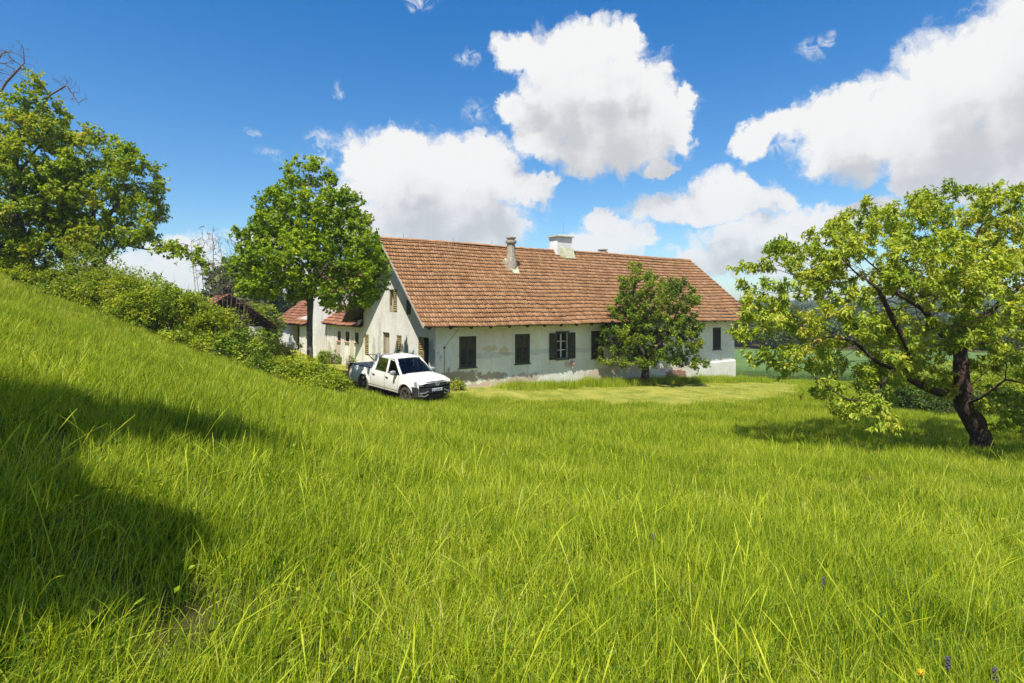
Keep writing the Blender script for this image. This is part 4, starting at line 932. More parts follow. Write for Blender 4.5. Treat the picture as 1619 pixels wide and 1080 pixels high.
def tree(name, label, cat, base, lines, blobs, natt, bark, leafm, nleaf, L, Wd, rmax, seed, step=.22, di=1.6, dk=.45, rtip=.006, gap=(1.6, -.25), shell=.35, clus=6, leafdepth=4, droop=.35, spread=.9, group=None, grav=.0, crad=.12, young=0, jit=.18, zmin=None, wob=.12):
    rg = np.random.default_rng(seed); B = np.array(base, float)
    root = empty(name, tuple(B), 0, label, cat, group)
    att = sample(blobs, natt, rg, shell, gap, seed, zmin); nodes, par = skeleton(lines, step)
    N_, par = grow(att, nodes, par, step, di, dk, rg=rg, grav=grav, jit=jit)
    r, depth = radii(par, len(N_), rmax, rtip)
    wood_mesh('trunk', N_ - B, par, r, bark, root, rg=rg, wob=wob)
    if nleaf:
        T = np.where((depth <= leafdepth) & (np.arange(len(N_)) > len(nodes) * .3))[0]
        k = max(1, nleaf // (len(T) * clus) + 1); src = np.repeat(T, k); rg.shuffle(src); src = src[:max(1, nleaf // clus)]
        pd = N_[src] - N_[par[src]]; pd /= np.linalg.norm(pd, axis=1, keepdims=True) + 1e-9
        cen = N_[src] + rg.normal(0, crad, (len(src), 3)); pos = np.repeat(cen, clus, 0) + rg.normal(0, .02, (len(src) * clus, 3)); ax_ = np.repeat(pd, clus, 0) * .6
        rnd = np.repeat(rg.random(len(src)), clus)
        rnd = np.clip(rnd * .7 + .3 * (.5 + .5 * sines(pos, 1.8, seed + 5)), 0, 1)
        leaves('crown', pos - B, ax_, L, Wd, leafm, root, rg, droop, spread, rnd=rnd)
    return root
BK_DARK = bark_mat("dark_cherry_bark", (.025, .018, .015), (.12, .08, .062)); BK_GREY = bark_mat("grey_bark", (.06, .05, .04), (.22, .19, .15)); BK_TWIG = bark_mat("twig_bark", (.13, .09, .07), (.26, .2, .16))
LF_MAPLE = leaf_mat("maple_leaf", [(.075, .145, .010), (.17, .28, .014), (.32, .43, .02), (.54, .60, .04)], .40)
LF_CHERRY = leaf_mat("cherry_leaf", [(.12, .21, .018), (.22, .325, .022), (.35, .43, .03), (.52, .57, .06), (.46, .33, .08)], .38, spec=.35)
LF_PLUM = leaf_mat("plum_leaf", [(.045, .095, .012), (.10, .175, .016), (.20, .29, .022), (.38, .44, .04), (.30, .20, .07)], .34)
LF_WOOD = leaf_mat("oak_leaf", [(.06, .12, .012), (.14, .23, .016), (.27, .37, .022), (.44, .51, .04), (.42, .31, .07)], .42)
LF_BRAM = leaf_mat("bramble_leaf", [(.06, .11, .012), (.15, .23, .016), (.28, .36, .02), (.46, .52, .035), (.44, .30, .08)], .42)
LF_YG = leaf_mat("pale_leaf", [(.13, .20, .025), (.22, .30, .03), (.32, .40, .05)], .42)
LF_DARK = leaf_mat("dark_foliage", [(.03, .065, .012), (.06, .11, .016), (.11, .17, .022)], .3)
# maple in front of the barn
tb = np.array([*at(491, 0, 25.6)[:2], 0]); tb[2] = gz1(tb[0], tb[1]) - .1
A = lambda px, py, Y: tuple(at(px, py, Y))
tree('maple_tree', 'bushy mid green tree with slim straight trunk standing between bramble bank and farmhouse gable', 'tree', tb,
     [(None, 0, [tb, A(489, 520, 25.9), A(491, 480, 25.9), A(489, 400, 25.9), A(487, 320, 25.8), A(488, 265, 25.8)]),
      (0, .42, [A(462, 455, 25.6), A(440, 440, 25.4)]), (0, .42, [A(520, 460, 25.6), A(550, 440, 25.2)]), (0, .45, [A(480, 440, 27.1), A(470, 420, 28.1)]), (0, .45, [A(500, 445, 24.6), A(510, 430, 23.6)]), (0, .55, [A(455, 400, 25.6)]), (0, .55, [A(530, 390, 25.6)])],
     [blob(489, 280, 25.6, 44, 38, 1.4), blob(530, 318, 25.6, 40, 36, 1.6), blob(452, 320, 25.6, 36, 36, 1.5), blob(478, 335, 25.6, 70, 52, 2.2), blob(520, 345, 25.6, 64, 55, 2.2), blob(465, 372, 25.6, 70, 50, 2.6), blob(440, 385, 25.6, 62, 54, 2.6), blob(545, 395, 25.4, 55, 60, 2.6), blob(495, 415, 25.6, 95, 58, 3.6), blob(405, 412, 25.6, 38, 30, 2), blob(580, 420, 25.0, 34, 50, 2.2), blob(440, 455, 25.6, 60, 24, 2.6), blob(545, 468, 25.2, 48, 26, 2.4), blob(392, 440, 25.6, 26, 20, 1.4)],
     3400, BK_GREY, LF_MAPLE, 66000, .12, .10, .13, 11, gap=(1.0, -.9), di=1.5, dk=.34, crad=.11, clus=8, droop=.3)
# small tree against the house front
tb = np.array([*at(1019, 600, 33.4)[:2], 0]); tb[2] = gz1(tb[0], tb[1]) - .1
tree('plum_tree', 'dark dense round tree with short thick trunk close against the farmhouse front wall', 'tree', tb,
     [(None, 0, [tb, A(1021, 588, 33.4), A(1020, 570, 33.4)]), (0, 1, [A(1005, 545, 33.3), A(995, 500, 33), A(1005, 450, 33)]), (0, 1, [A(1040, 548, 33.3), A(1062, 520, 33.2), A(1075, 480, 33)]), (0, 1, [A(1022, 540, 32.6), A(1030, 490, 32.4)]), (0, 1, [A(1000, 560, 32.5), A(975, 545, 32.3)]), (0, 1, [A(1060, 565, 33.5), A(1095, 560, 33.5)])],
     [blob(1008, 450, 33.2, 32, 38, 1.3), blob(1030, 475, 33, 58, 45, 1.9), blob(1075, 480, 33, 34, 42, 1.5), blob(995, 500, 33, 40, 40, 1.6), blob(1040, 530, 33, 66, 42, 2.1), blob(980, 535, 32.8, 38, 34, 1.5), blob(1085, 535, 33, 30, 40, 1.5), blob(1095, 572, 33, 30, 13, 1.1), blob(965, 560, 32.8, 26, 20, 1.), blob(1035, 566, 32.6, 50, 16, 1.6), blob(990, 568, 32.4, 30, 14, 1.2), blob(1000, 425, 33.2, 12, 20, .6)],
     2600, BK_DARK, LF_PLUM, 70000, .10, .06, .22, 21, step=.18, di=1.1, dk=.30, gap=(.95, -.25), crad=.08, clus=8, droop=.05)
# old cherry at the right
tb = np.array([*at(1553, 712, 16.3)[:2], 0]); tb[2] = gz1(tb[0], tb[1]) - .1
tree('cherry_tree', 'old spreading cherry tree with thick dark leaning trunk and drooping yellow green leaves', 'tree', tb,
     [(None, 0, [tb, A(1551, 690, 16.3), A(1540, 665, 16.3), A(1524, 640, 16.3), A(1524, 620, 16.3)]),
      (0, 1, [A(1490, 622, 16.1), A(1455, 608, 15.8), A(1420, 588, 15.5), A(1385, 572, 15.3), A(1350, 540, 15.0)]), (1, .5, [A(1440, 560, 15), A(1410, 500, 14.8), A(1390, 460, 14.6)]),
      (0, 1, [A(1520, 590, 16.3), A(1518, 545, 16.5), A(1526, 490, 16.7), A(1530, 420, 16.8), A(1545, 370, 16.8)]), (3, .4, [A(1490, 530, 15.8), A(1460, 490, 15.4), A(1420, 465, 15)]), (3, .5, [A(1560, 500, 17), A(1590, 470, 17.2), A(1640, 440, 17.2)]),
      (0, 1, [A(1545, 600, 16.8), A(1590, 560, 17.4), A(1650, 520, 18)]), (0, .9, [A(1550, 630, 15.6), A(1590, 600, 15), A(1640, 610, 14.6)]), (3, .3, [A(1500, 540, 18), A(1450, 500, 19)]), (1, .6, [A(1400, 600, 14.4), A(1380, 630, 14)])],
     [blob(1570, 460, 13.2, 70, 60, 1.5), blob(1650, 560, 13.4, 60, 60, 1.4), blob(1480, 400, 13.6, 60, 40, 1.2), blob(1240, 560, 15, 50, 40, 1.2), blob(1370, 560, 15.2, 70, 50, 1.8), blob(1200, 425, 15.5, 46, 16, .7), blob(1225, 445, 15.5, 62, 32, 1.2), blob(1200, 512, 15.2, 46, 32, 1.1), blob(1290, 395, 15.5, 88, 36, 1.8), blob(1290, 500, 15.2, 90, 55, 2.), blob(1305, 590, 14.8, 45, 34, 1.2), blob(1385, 655, 14.2, 52, 30, 1.1), blob(1345, 625, 14.6, 55, 35, 1.2), blob(1400, 345, 16, 88, 36, 2.), blob(1500, 330, 16.4, 90, 38, 2.), blob(1580, 325, 16.6, 42, 34, 1.6), blob(1400, 430, 15.5, 110, 70, 3.), blob(1530, 425, 16.2, 95, 75, 3.2), blob(1660, 400, 16.5, 85, 90, 3.), blob(1610, 540, 16, 60, 60, 2.5), blob(1640, 640, 15.2, 50, 45, 1.4), blob(1460, 520, 15, 75, 45, 2.), blob(1430, 590, 17, 70, 35, 2.)],
     3600, BK_DARK, LF_CHERRY, 105000, .125, .052, .25, 31, step=.2, di=1.3, dk=.31, gap=(1.1, -.45), clus=9, crad=.07, droop=.75, spread=.75, leafdepth=3, rtip=.003, wob=.2)
# wood edge at the upper left
tb = np.array([*at(152, 430, 27)[:2], 0]); tb[2] = gz1(tb[0], tb[1]) - .1
tree('field_maple_tree', 'rounded wood edge tree with visible dark forked trunk, right of the tallest one', 'tree', tb,
     [(None, 0, [tb, A(151, 400, 27), A(148, 350, 27), A(150, 290, 27)]), (0, .4, [A(170, 345, 27), A(195, 310, 27)]), (0, .35, [A(115, 345, 27), A(95, 300, 27)]), (0, .3, [A(185, 385, 26.5), A(235, 395, 26), A(290, 385, 25.8), A(325, 425, 25.6)])],
     [blob(165, 245, 27, 50, 42, 2), blob(205, 280, 27, 40, 50, 2), blob(150, 300, 27, 60, 60, 2.6), blob(120, 330, 27, 50, 60, 2.6), blob(210, 330, 27, 45, 40, 2.3), blob(225, 370, 26.5, 34, 22, 1.6), blob(260, 392, 26, 40, 12, .9), blob(305, 400, 25.8, 28, 12, .8), blob(150, 375, 26.5, 60, 30, 2)],
     1500, BK_GREY, LF_WOOD, 30000, .15, .10, .20, 41, gap=(1.4, -.2), di=1.6, dk=.42, crad=.14)
tb = np.array([*at(35, 420, 26)[:2], 0]); tb[2] = gz1(tb[0], tb[1]) - .1
tree('oak_tree', 'tallest leafy tree of the wood edge at the far left edge, yellow green on top', 'tree', tb,
     [(None, 0, [tb, A(30, 370, 26), A(20, 300, 26), A(30, 220, 26), A(58, 130, 26)]), (0, .3, [A(70, 330, 26), A(95, 280, 26)]), (0, .3, [A(-40, 330, 26), A(-80, 260, 26)]), (0, .5, [A(70, 220, 26)])],
     [blob(58, 125, 26, 14, 26, .8), blob(50, 185, 26, 48, 44, 2), blob(10, 200, 26, 60, 48, 2.4), blob(85, 215, 26, 28, 42, 1.6), blob(60, 270, 26, 55, 60, 2.6), blob(-30, 290, 26, 80, 90, 3), blob(40, 340, 25.6, 70, 50, 2.6), blob(100, 290, 25.6, 26, 40, 1.6), blob(70, 390, 25.4, 55, 22, 1.6)],
     1900, BK_GREY, LF_WOOD, 44000, .15, .10, .26, 43, gap=(1.4, -.3), di=1.7, dk=.45, crad=.14)
tb = np.array([*at(-60, 410, 31)[:2], 0]); tb[2] = gz1(tb[0], tb[1]) - .1
tree('bare_tree', 'leafless dead branches rising above the leafy crown at the upper left corner', 'tree', tb,
     [(None, 0, [tb, A(-50, 300, 31), A(-20, 180, 31), A(10, 130, 31), A(38, 100, 31)]), (0, .6, [A(-20, 120, 31), A(0, 90, 31)]), (0, .45, [A(30, 215, 31), A(80, 150, 31), A(105, 135, 31), A(128, 168, 31)])],
     [blob(30, 95, 31, 22, 30, 1.), blob(-10, 100, 31, 40, 30, 1.5), blob(102, 130, 31, 20, 16, .8), blob(120, 155, 31, 18, 14, .7)],
     700, BK_TWIG, None, 0, 0, 0, .13, 47, step=.2, di=1.5, dk=.22, gap=None, rtip=.007, jit=.45)
tb = np.array([*at(348, 480, 29)[:2], 0]); tb[2] = gz1(tb[0], tb[1]) - .1
bl = [A(302 + i * 7, 385 + (i * 37) % 60, 28.2 + (i % 4) * .4) for i in range(16)]
tree('bare_shrub', 'leafless shrub with thin upright grey stems against the sky behind the bramble bank', 'shrub', tb,
     [(None, 0, [tb, tb + (0, 0, .3)])] + [(0, 1, [(q[0] * .6 + tb[0] * .4, q[1], tb[2] + 1.2), q]) for q in bl],
     [blob(345, 412, 28.8, 50, 48, 1.2), blob(330, 395, 28.8, 25, 40, .8), blob(362, 445, 28.8, 55, 30, 1.2), blob(395, 470, 28.5, 30, 20, 1.)],
     900, BK_TWIG, None, 0, 0, 0, .035, 49, step=.2, di=1.2, dk=.18, gap=None, rtip=.007, jit=.25, grav=-.8)
# trees standing left of and behind the viewpoint; their crowns shade the lower left of the meadow
for i, (tx, ty, bl_, lab) in enumerate([
    (-8.2, .8, [(-4.8, 2.0, 8.3, 1.0, .9, .6), (-4.0, 2.85, 8.5, .7, .5, .5), (-5.9, 1.7, 8.5, 1.1, .75, .6), (-4.9, 1.0, 8.2, .75, .55, .5)], 'shading tree left of the viewpoint, upper crown overhanging the slope'),
    (-6.8, -2.4, [(-2.95, .0, 8.0, .42, .5, .5), (-4.1, .5, 8.2, .6, .5, .5), (-3.5, -.3, 8.1, .55, .45, .5), (-4.6, .1, 8.1, .6, .5, .5)], 'shading tree behind the viewpoint on its left side')]):
    bl_ = bl_ + [(b[0] + sd.x * 2.4, b[1] + sd.y * 2.4, b[2] + sd.z * 2.4, b[3], b[4], b[5] * 1.3) for b in bl_]
    b0 = np.array([tx, ty, gz1(tx, ty) - .1]); c0 = np.array(bl_[0][:3])
    tree('walnut_tree', lab, 'tree', b0, [(None, 0, [b0, b0 + (.3, .3, 2.2), (b0 * .4 + c0 * .6), c0])], bl_, 900, BK_GREY, LF_MAPLE, 26000, .13, .10, .16, 60 + i, gap=(.6, -.12), di=1.8, dk=.3, crad=.10, step=.25)
# ================================================================ shrubs
def shrub(name, label, x, y, blobs, nleaf, L, Wd, lm, seed, cat='shrub', group=None, stems=26, gap=(.9, -.5), clus=7, spread=.9, droop=.1, shell=.75, tw=BK_TWIG, bare=0, r0=.022):
    rg = np.random.default_rng(seed); B = np.array([x, y, gz1(x, y) - .08]); root = empty(name, tuple(B), 0, label, cat, group)
    P = sample(blobs, max(8, nleaf // clus), rg, shell, gap, seed); g_ = gz(P[:, 0], P[:, 1]); P = P[P[:, 2] > g_ + .03]
    mb = MB(); T = P[rg.choice(len(P), min(len(P), stems + bare), replace=False)]
    for i, t in enumerate(T):
        a = B + np.r_[rg.normal(0, .25, 2), 0]; s0 = t * .25 + a * .75; a = np.array([s0[0], s0[1], gz1(s0[0], s0[1]) - .05])
        q = (a + t) / 2 + rg.normal(0, .12, 3) + (0, 0, .25)
        e = t + (t - q) * (.25 if i < stems else .7); mb.tube([tuple(v - B) for v in (a, q, t, e)], [r0, r0 * .7, r0 * .35, r0 * .15], 4, cap=False)
    mb.build('stem', tw, root, True)
    pos = np.repeat(P, clus, 0) + rg.normal(0, .07, (len(P) * clus, 3)); cen = np.array([np.mean([b[i] for b in blobs]) for i in range(3)]); ax_ = pos - cen; ax_ /= np.linalg.norm(ax_, axis=1, keepdims=True)
    rnd = np.repeat(rg.random(len(P)), clus) * .6 + .4 * (.5 + .5 * sines(pos, 1.1, seed + 3))
    leaves('foliage', pos - B, ax_ * .7, L, Wd, lm, root, rg, droop, spread, rnd=rnd); return root
# the bramble bank that runs down from the wood edge to the pickup: (px, top row, foot row, depth, half width px, leaf)
bank = [(503, 588, 640, 22.3, 24, 0), (478, 572, 630, 22.8, 32, 0), (447, 562, 612, 23.0, 36, 0), (408, 562, 598, 23.2, 30, 1), (368, 518, 584, 23.4, 34, 2), (325, 476, 566, 23.5, 40, 0), (283, 452, 552, 23.7, 40, 1), (240, 440, 536, 24.0, 42, 0), (198, 425, 518, 24.2, 42, 1), (152, 428, 500, 24.4, 42, 0), (105, 432, 484, 24.6, 42, 2), (60, 425, 466, 24.8, 42, 0), (15, 412, 446, 25.0, 45, 1), (-40, 400, 425, 25.0, 45, 0)]
on = ['lowest', 'second', 'third', 'fourth', 'fifth', 'sixth', 'seventh', 'eighth', 'ninth', 'tenth', 'eleventh', 'twelfth', 'thirteenth', 'topmost']
for i, (px, pt_, pf, Y, hw, k) in enumerate(bank):
    x, y = at(px, 0, Y)[:2]; zt2 = at(px, pt_, Y)[2]; zg = gz1(x, y); h = max(.5, zt2 - zg); kx = Y / F; rg = np.random.default_rng(100 + i); bl = []
    for j in range(11):
        f = rg.uniform(-1.1, 1.1); r_ = rg.uniform(.14, .46) * min(h, 1.6); zz = zg + (h - r_) * rg.uniform(.35, 1.12) * (1 - .2 * abs(f)); bl.append((x + f * hw * kx, y + rg.uniform(-.5, .9), zz, r_ * 1.5, r_ * 1.3, r_))
    for j in range(4): bl.append((x + rg.uniform(-1, 1) * hw * kx, y - rg.uniform(.2, .8), gz1(x, y - .5) + .25, .6, .5, .38))
    bl.append((x, y + .3, zg + h * .4, hw * kx, .9, h * .45))
    shrub('bramble_bush', f'{on[i]} bramble bush of the green bank, counted uphill from the pickup' + (', twiggy and dark' if k == 2 else ''), x, y, bl, 12000 if i < 12 else 7000, (.085, .11, .095)[i % 3], (.065, .085, .07)[i % 3], (LF_BRAM, LF_BRAM, LF_PLUM)[k] if k != 1 else LF_BRAM, 200 + i, 'bramble bush', 'bramble bushes along the bank', bare=30 if k == 2 else 12, gap=(.7, -.3), shell=.6)
def ppshrub(name, label, px, pt_, Y, hw, lm, n, seed, L=.1, Wd=.07, dep=1.2, **k):
    x, y = at(px, 0, Y)[:2]; zg = gz1(x, y); zt2 = at(px, pt_, Y)[2]; h = max(.3, zt2 - zg); kx = Y / F; rg = np.random.default_rng(seed); bl = []
    for j in range(8): f = rg.uniform(-1, 1); r_ = rg.uniform(.22, .4) * h; bl.append((x + f * hw * kx * .8, y + rg.uniform(-.6, .6) * dep, zg + (h - r_) * rg.uniform(.3, 1) * (1 - .3 * abs(f)), max(r_, hw * kx * .35), max(r_, .3 * dep), r_))
    return shrub(name, label, x, y, bl, n, L, Wd, lm, seed, **k)
ppshrub('hazel_bush', 'upright bright green bush in front of the wood edge tree trunk', 142, 375, 25.2, 34, LF_YG, 8000, 301)
ppshrub('dogwood_bush', 'bright yellow green bush crowning the bramble bank below the low branch', 205, 408, 25.2, 40, LF_YG, 9000, 302, L=.09)
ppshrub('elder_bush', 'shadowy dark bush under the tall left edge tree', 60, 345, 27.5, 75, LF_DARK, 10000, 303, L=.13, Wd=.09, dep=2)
ppshrub('dry_shrub', 'brown grey twiggy dry shrub in front of the dark shed', 366, 478, 27.0, 27, LF_PLUM, 1800, 304, bare=170, r0=.016)
ppshrub('climbing_shrub', 'thin leafy shrub growing before the arched barn doorway', 455, 525, 27.5, 40, LF_BRAM, 2600, 305, bare=14)
ppshrub('wall_shrub', 'small round green shrub at the foot of the wing wall', 521, 550, 38.2, 11, LF_BRAM, 2200, 306, dep=.7)
ppshrub('wall_weed', 'pale green weed clump against the wing wall behind the truck bed', 556, 560, 34.5, 6, LF_YG, 500, 307, dep=.25, L=.07, Wd=.05)
ppshrub('corner_weed', 'small weed clump at the house foot just right of the pickup', 723, 601, 27.3, 10, LF_BRAM, 1300, 308, dep=.5, L=.08, Wd=.05)
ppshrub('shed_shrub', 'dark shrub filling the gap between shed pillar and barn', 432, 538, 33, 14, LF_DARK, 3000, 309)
ppshrub('background_bush', 'sunny yellow green bush seen in the gap between shed and barn roofs', 412, 468, 47, 26, LF_YG, 5000, 310, L=.2, Wd=.16, dep=3)
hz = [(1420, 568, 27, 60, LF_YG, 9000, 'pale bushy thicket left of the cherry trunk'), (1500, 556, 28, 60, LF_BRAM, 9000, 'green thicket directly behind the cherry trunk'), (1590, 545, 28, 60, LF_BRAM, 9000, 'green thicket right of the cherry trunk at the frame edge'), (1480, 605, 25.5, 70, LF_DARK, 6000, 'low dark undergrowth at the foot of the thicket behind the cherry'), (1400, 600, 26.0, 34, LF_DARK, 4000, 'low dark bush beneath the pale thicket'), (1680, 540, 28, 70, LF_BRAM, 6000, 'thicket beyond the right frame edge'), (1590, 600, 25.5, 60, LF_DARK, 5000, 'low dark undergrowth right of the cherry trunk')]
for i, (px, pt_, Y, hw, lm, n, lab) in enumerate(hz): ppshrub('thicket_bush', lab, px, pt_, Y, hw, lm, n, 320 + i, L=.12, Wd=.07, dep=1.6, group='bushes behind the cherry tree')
# ================================================================ grass
LF_GRASS = leaf_mat("meadow_grass", [(.028, .070, .008), (.09, .165, .008), (.225, .325, .010), (.40, .475, .018), (.58, .61, .05), (.68, .58, .28)], .32, .5, patch=.55, spec=.22, tcol=(1.3, 1.25, .3), pw=.22)
LF_MOWN = leaf_mat("mown_grass", [(.14, .23, .018), (.26, .32, .022), (.40, .39, .04), (.52, .45, .11)], .3, .8, patch=.6, spec=.1)
HIDE = bpy.data.collections.new("grass_clumps")    # sources of the scatter, not linked to the scene
def clump(name, n, rad, h, wd, segs, lean, rg, mat_, stalks=0, col=None):
    a = rg.uniform(0, 2 * math.pi, n); r = rad * np.sqrt(rg.random(n)); x0 = r * np.cos(a); y0 = r * np.sin(a)
    hh = h * rg.uniform(.4, 1.18, n) * (1 - .25 * (r / rad) ** 2); dirn = rg.uniform(0, 2 * math.pi, n); ln = hh * rg.gamma(2., lean / 2, n); ln = np.minimum(ln, hh * 1.3); w_ = wd * rg.uniform(.6, 1.4, n)
    fx, fy = np.cos(dirn), np.sin(dirn); f2 = dirn + rg.normal(0, .8, n); sx_, sy_ = -np.sin(f2), np.cos(f2); rows = []
    for k in range(segs + 1):
        t = k / segs; o = ln * t ** 1.9; z = hh * (t - .28 * (ln / hh) * t ** 3); ww_ = w_ * (1 - t ** 2.2) * .5 + .0002
        cx = x0 + fx * o; cy = y0 + fy * o
        rows.append(np.stack([cx - sx_ * ww_, cy - sy_ * ww_, z - .03], 1)); rows.append(np.stack([cx + sx_ * ww_, cy + sy_ * ww_, z - .03], 1))
    V = np.stack(rows, 1).reshape(-1, 3); m_ = 2 * (segs + 1); b = np.arange(n)[:, None] * m_
    Fc = np.concatenate([b + np.array([2 * k, 2 * k + 1, 2 * k + 3, 2 * k + 2]) for k in range(segs)]); rv = np.repeat(np.clip(rg.beta(1.15, 1.35, n), 0, 1), m_)
    if stalks:
        vs = []; fs = []; rs = []; base = len(V)
        for _ in range(stalks):
            q = rg.uniform(-rad, rad, 2); H = h * rg.uniform(1.3, 1.9); lx, ly = rg.normal(0, .08, 2); pts = [np.array([q[0] + lx * t * t * 2, q[1] + ly * t * t * 2, H * t]) for t in (0, .4, .75, .88, 1.)]; wds = (.0016, .0015, .0013, .0034, .001)
            for ang_ in (0, 1.57):
                for p, w2 in zip(pts, wds): s_ = np.array([math.cos(ang_), math.sin(ang_), 0]) * w2; vs += [p - s_, p + s_]; rs += [.75 if w2 < .004 else 1.0] * 2
                b0 = base + len(vs) - 10
                for k in range(4): fs.append((b0 + 2 * k, b0 + 2 * k + 1, b0 + 2 * k + 3, b0 + 2 * k + 2))
        V = np.r_[V, np.array(vs)]; Fc = np.r_[Fc, np.array(fs)]; rv = np.r_[rv, np.array(rs)]
    o = mk(name, V, Fc, mat_, attrs={'rnd': rv}, smooth=True, link=False); (col or HIDE).objects.link(o); return o
def scatter(name, label, cat, sources, X, Y, scl, idx, rg, mat_, kind='stuff', tilt=.10, zoff=0, tf=.5):
    """one object whose geometry nodes put the clumps on the given points"""
    col = bpy.data.collections.new(name + "_set"); [col.objects.link(s) for s in sources]
    for i, s in enumerate(sources): s.name = f'{name}_source_{i:02d}'
    Z = gz(X, Y) + zoff; n = gnorm(X, Y); n[:, :2] *= tf; yaw = rg.uniform(0, 2 * math.pi, len(X)); n = n + np.c_[rg.normal(0, tilt, (len(X), 2)), np.zeros(len(X))]; n /= np.linalg.norm(n, axis=1, keepdims=True)
    nx_ = n[:, 0] * np.cos(yaw) + n[:, 1] * np.sin(yaw); ny_ = -n[:, 0] * np.sin(yaw) + n[:, 1] * np.cos(yaw)
    rot = np.stack([-np.arcsin(np.clip(ny_, -1, 1)), np.arctan2(nx_, n[:, 2]), yaw], 1)
    me = bpy.data.meshes.new(name); me.vertices.add(len(X)); me.vertices.foreach_set('co', np.stack([X, Y, Z], 1).astype(np.float32).ravel())
    a = me.attributes.new('rot', 'FLOAT_VECTOR', 'POINT'); a.data.foreach_set('vector', rot.astype(np.float32).ravel())
    a = me.attributes.new('scl', 'FLOAT_VECTOR', 'POINT'); a.data.foreach_set('vector', np.asarray(scl, np.float32).ravel())
    a = me.attributes.new('idx', 'INT', 'POINT'); a.data.foreach_set('value', np.asarray(idx, np.int32))
    o = bpy.data.objects.new(name, me); COL.objects.link(o); me.materials.append(mat_)
    ng = bpy.data.node_groups.new(name, 'GeometryNodeTree'); ng.interface.new_socket('Geometry', in_out='INPUT', socket_type='NodeSocketGeometry'); ng.interface.new_socket('Geometry', in_out='OUTPUT', socket_type='NodeSocketGeometry')
    gi = ng.nodes.new('NodeGroupInput'); go = ng.nodes.new('NodeGroupOutput'); ip = ng.nodes.new('GeometryNodeInstanceOnPoints'); ci = ng.nodes.new('GeometryNodeCollectionInfo')
    ci.inputs[0].default_value = col; ci.inputs[1].default_value = True; ci.inputs[2].default_value = True
    def na(nm, ty): q = ng.nodes.new('GeometryNodeInputNamedAttribute'); q.data_type = ty; q.inputs[0].default_value = nm; return next(s for s in q.outputs if s.enabled and s.name == 'Attribute')
    e2r = ng.nodes.new('FunctionNodeEulerToRotation'); L_ = ng.links.new
    L_(na('rot', 'FLOAT_VECTOR'), e2r.inputs[0]); L_(gi.outputs[0], ip.inputs['Points']); L_(ci.outputs[0], ip.inputs['Instance']); ip.inputs['Pick Instance'].default_value = True
    L_(na('idx', 'INT'), ip.inputs['Instance Index']); L_(e2r.outputs[0], ip.inputs['Rotation']); L_(na('scl', 'FLOAT_VECTOR'), ip.inputs['Scale']); L_(ip.outputs[0], go.inputs[0])
    md = o.modifiers.new('scatter', 'NODES'); md.node_group = ng
    return tag(o, label, cat, kind=kind)
rg = np.random.default_rng(77)
def meadow(n, rad, h, wd, segs, lean, stalks=0, weeds=0):
    """upright blades, a shorter tangled layer below them, some broad weed leaves and seed stalks: one clump"""
    parts = [clump('c', int(n * .6), rad, h, wd, segs, lean, rg, LF_GRASS, stalks=stalks, col=TMP), clump('c', int(n * .4), rad, h * .55, wd * 1.1, max(2, segs - 1), 1.0, rg, LF_GRASS, col=TMP)]
    if weeds:
        P = np.c_[rg.uniform(-rad, rad, (weeds, 2)) * .8, rg.uniform(.02, h * .38, weeds)]; parts.append(leaves('c', P, np.c_[rg.normal(0, 1, (weeds, 2)), rg.uniform(.2, 1, weeds)], .045, .018, LF_GRASS, None, rg, 0, .4, rnd=rg.uniform(.0, .45, weeds), link=False))
    V = []; Fq = []; A_ = []; b = 0
    for o in parts:
        me = o.data; n_ = len(me.vertices); v = np.empty(n_ * 3, np.float32); me.vertices.foreach_get('co', v); V.append(v.reshape(-1, 3)); a = np.empty(n_, np.float32); me.attributes['rnd'].data.foreach_get('value', a); A_.append(a)
        Fq += [tuple(i + b for i in p.vertices) for p in me.polygons]; b += n_; bpy.data.objects.remove(o)
    me = bpy.data.meshes.new('c'); me.from_pydata(np.concatenate(V).tolist(), [], Fq); at_ = me.attributes.new('rnd', 'FLOAT', 'POINT'); at_.data.foreach_set('value', np.concatenate(A_)); me.materials.append(LF_GRASS)
    me.polygons.foreach_set('use_smooth', np.ones(len(me.polygons), dtype=bool)); o = bpy.data.objects.new('c', me); HIDE.objects.link(o); return o
TMP = bpy.data.collections.new("tmp")
near = [meadow(300, .26, .245, .0036, 4, .38, stalks=(2 if k % 4 == 0 else 0), weeds=(24 if k % 3 == 0 else 2)) for k in range(9)]
mid = [meadow(420, .42, .27, .0054, 3, .32, stalks=(2 if k % 4 == 0 else 0), weeds=(20 if k % 3 == 0 else 2)) for k in range(8)]
far = [meadow(340, .5, .30, .0080, 2, .28) for k in range(7)]
fx0 = .95
def region(ylo, yhi, dens_, side=1.0, seed=0):
    """random points in the wedge seen by the camera"""
    r_ = np.random.default_rng(seed); A_ = (yhi - ylo) * 2 * (fx0 * yhi + side); n = int(A_ * dens_); X = r_.uniform(-(fx0 * yhi + side), fx0 * yhi + side, n); Y = r_.uniform(ylo, yhi, n)
    return X[np.abs(X) < fx0 * Y + side], Y[np.abs(X) < fx0 * Y + side]
def in_house(X, Y, pad=.0):
    u = (X - HO[0]) * hd[0] + (Y - HO[1]) * hd[1]; v = (X - HO[0]) * hn[0] + (Y - HO[1]) * hn[1]; return (u > -pad) & (v > -pad)
def hfac(X, Y): return .60 + .40 * vnoise(X, Y, 2.3, 21) + .50 * vnoise(X, Y, .55, 22) + .35 * (vnoise(X, Y, .3, 23) > .82)
def strip(X, Y):                                     # unmown fringe along the foot of the house
    u = (X - HO[0]) * hd[0] + (Y - HO[1]) * hd[1]; v = (X - HO[0]) * hn[0] + (Y - HO[1]) * hn[1]; return (u > 3.6) & (u < 24.6) & (v > -1.5 - (u - 3) * .035) & (v < 0.)
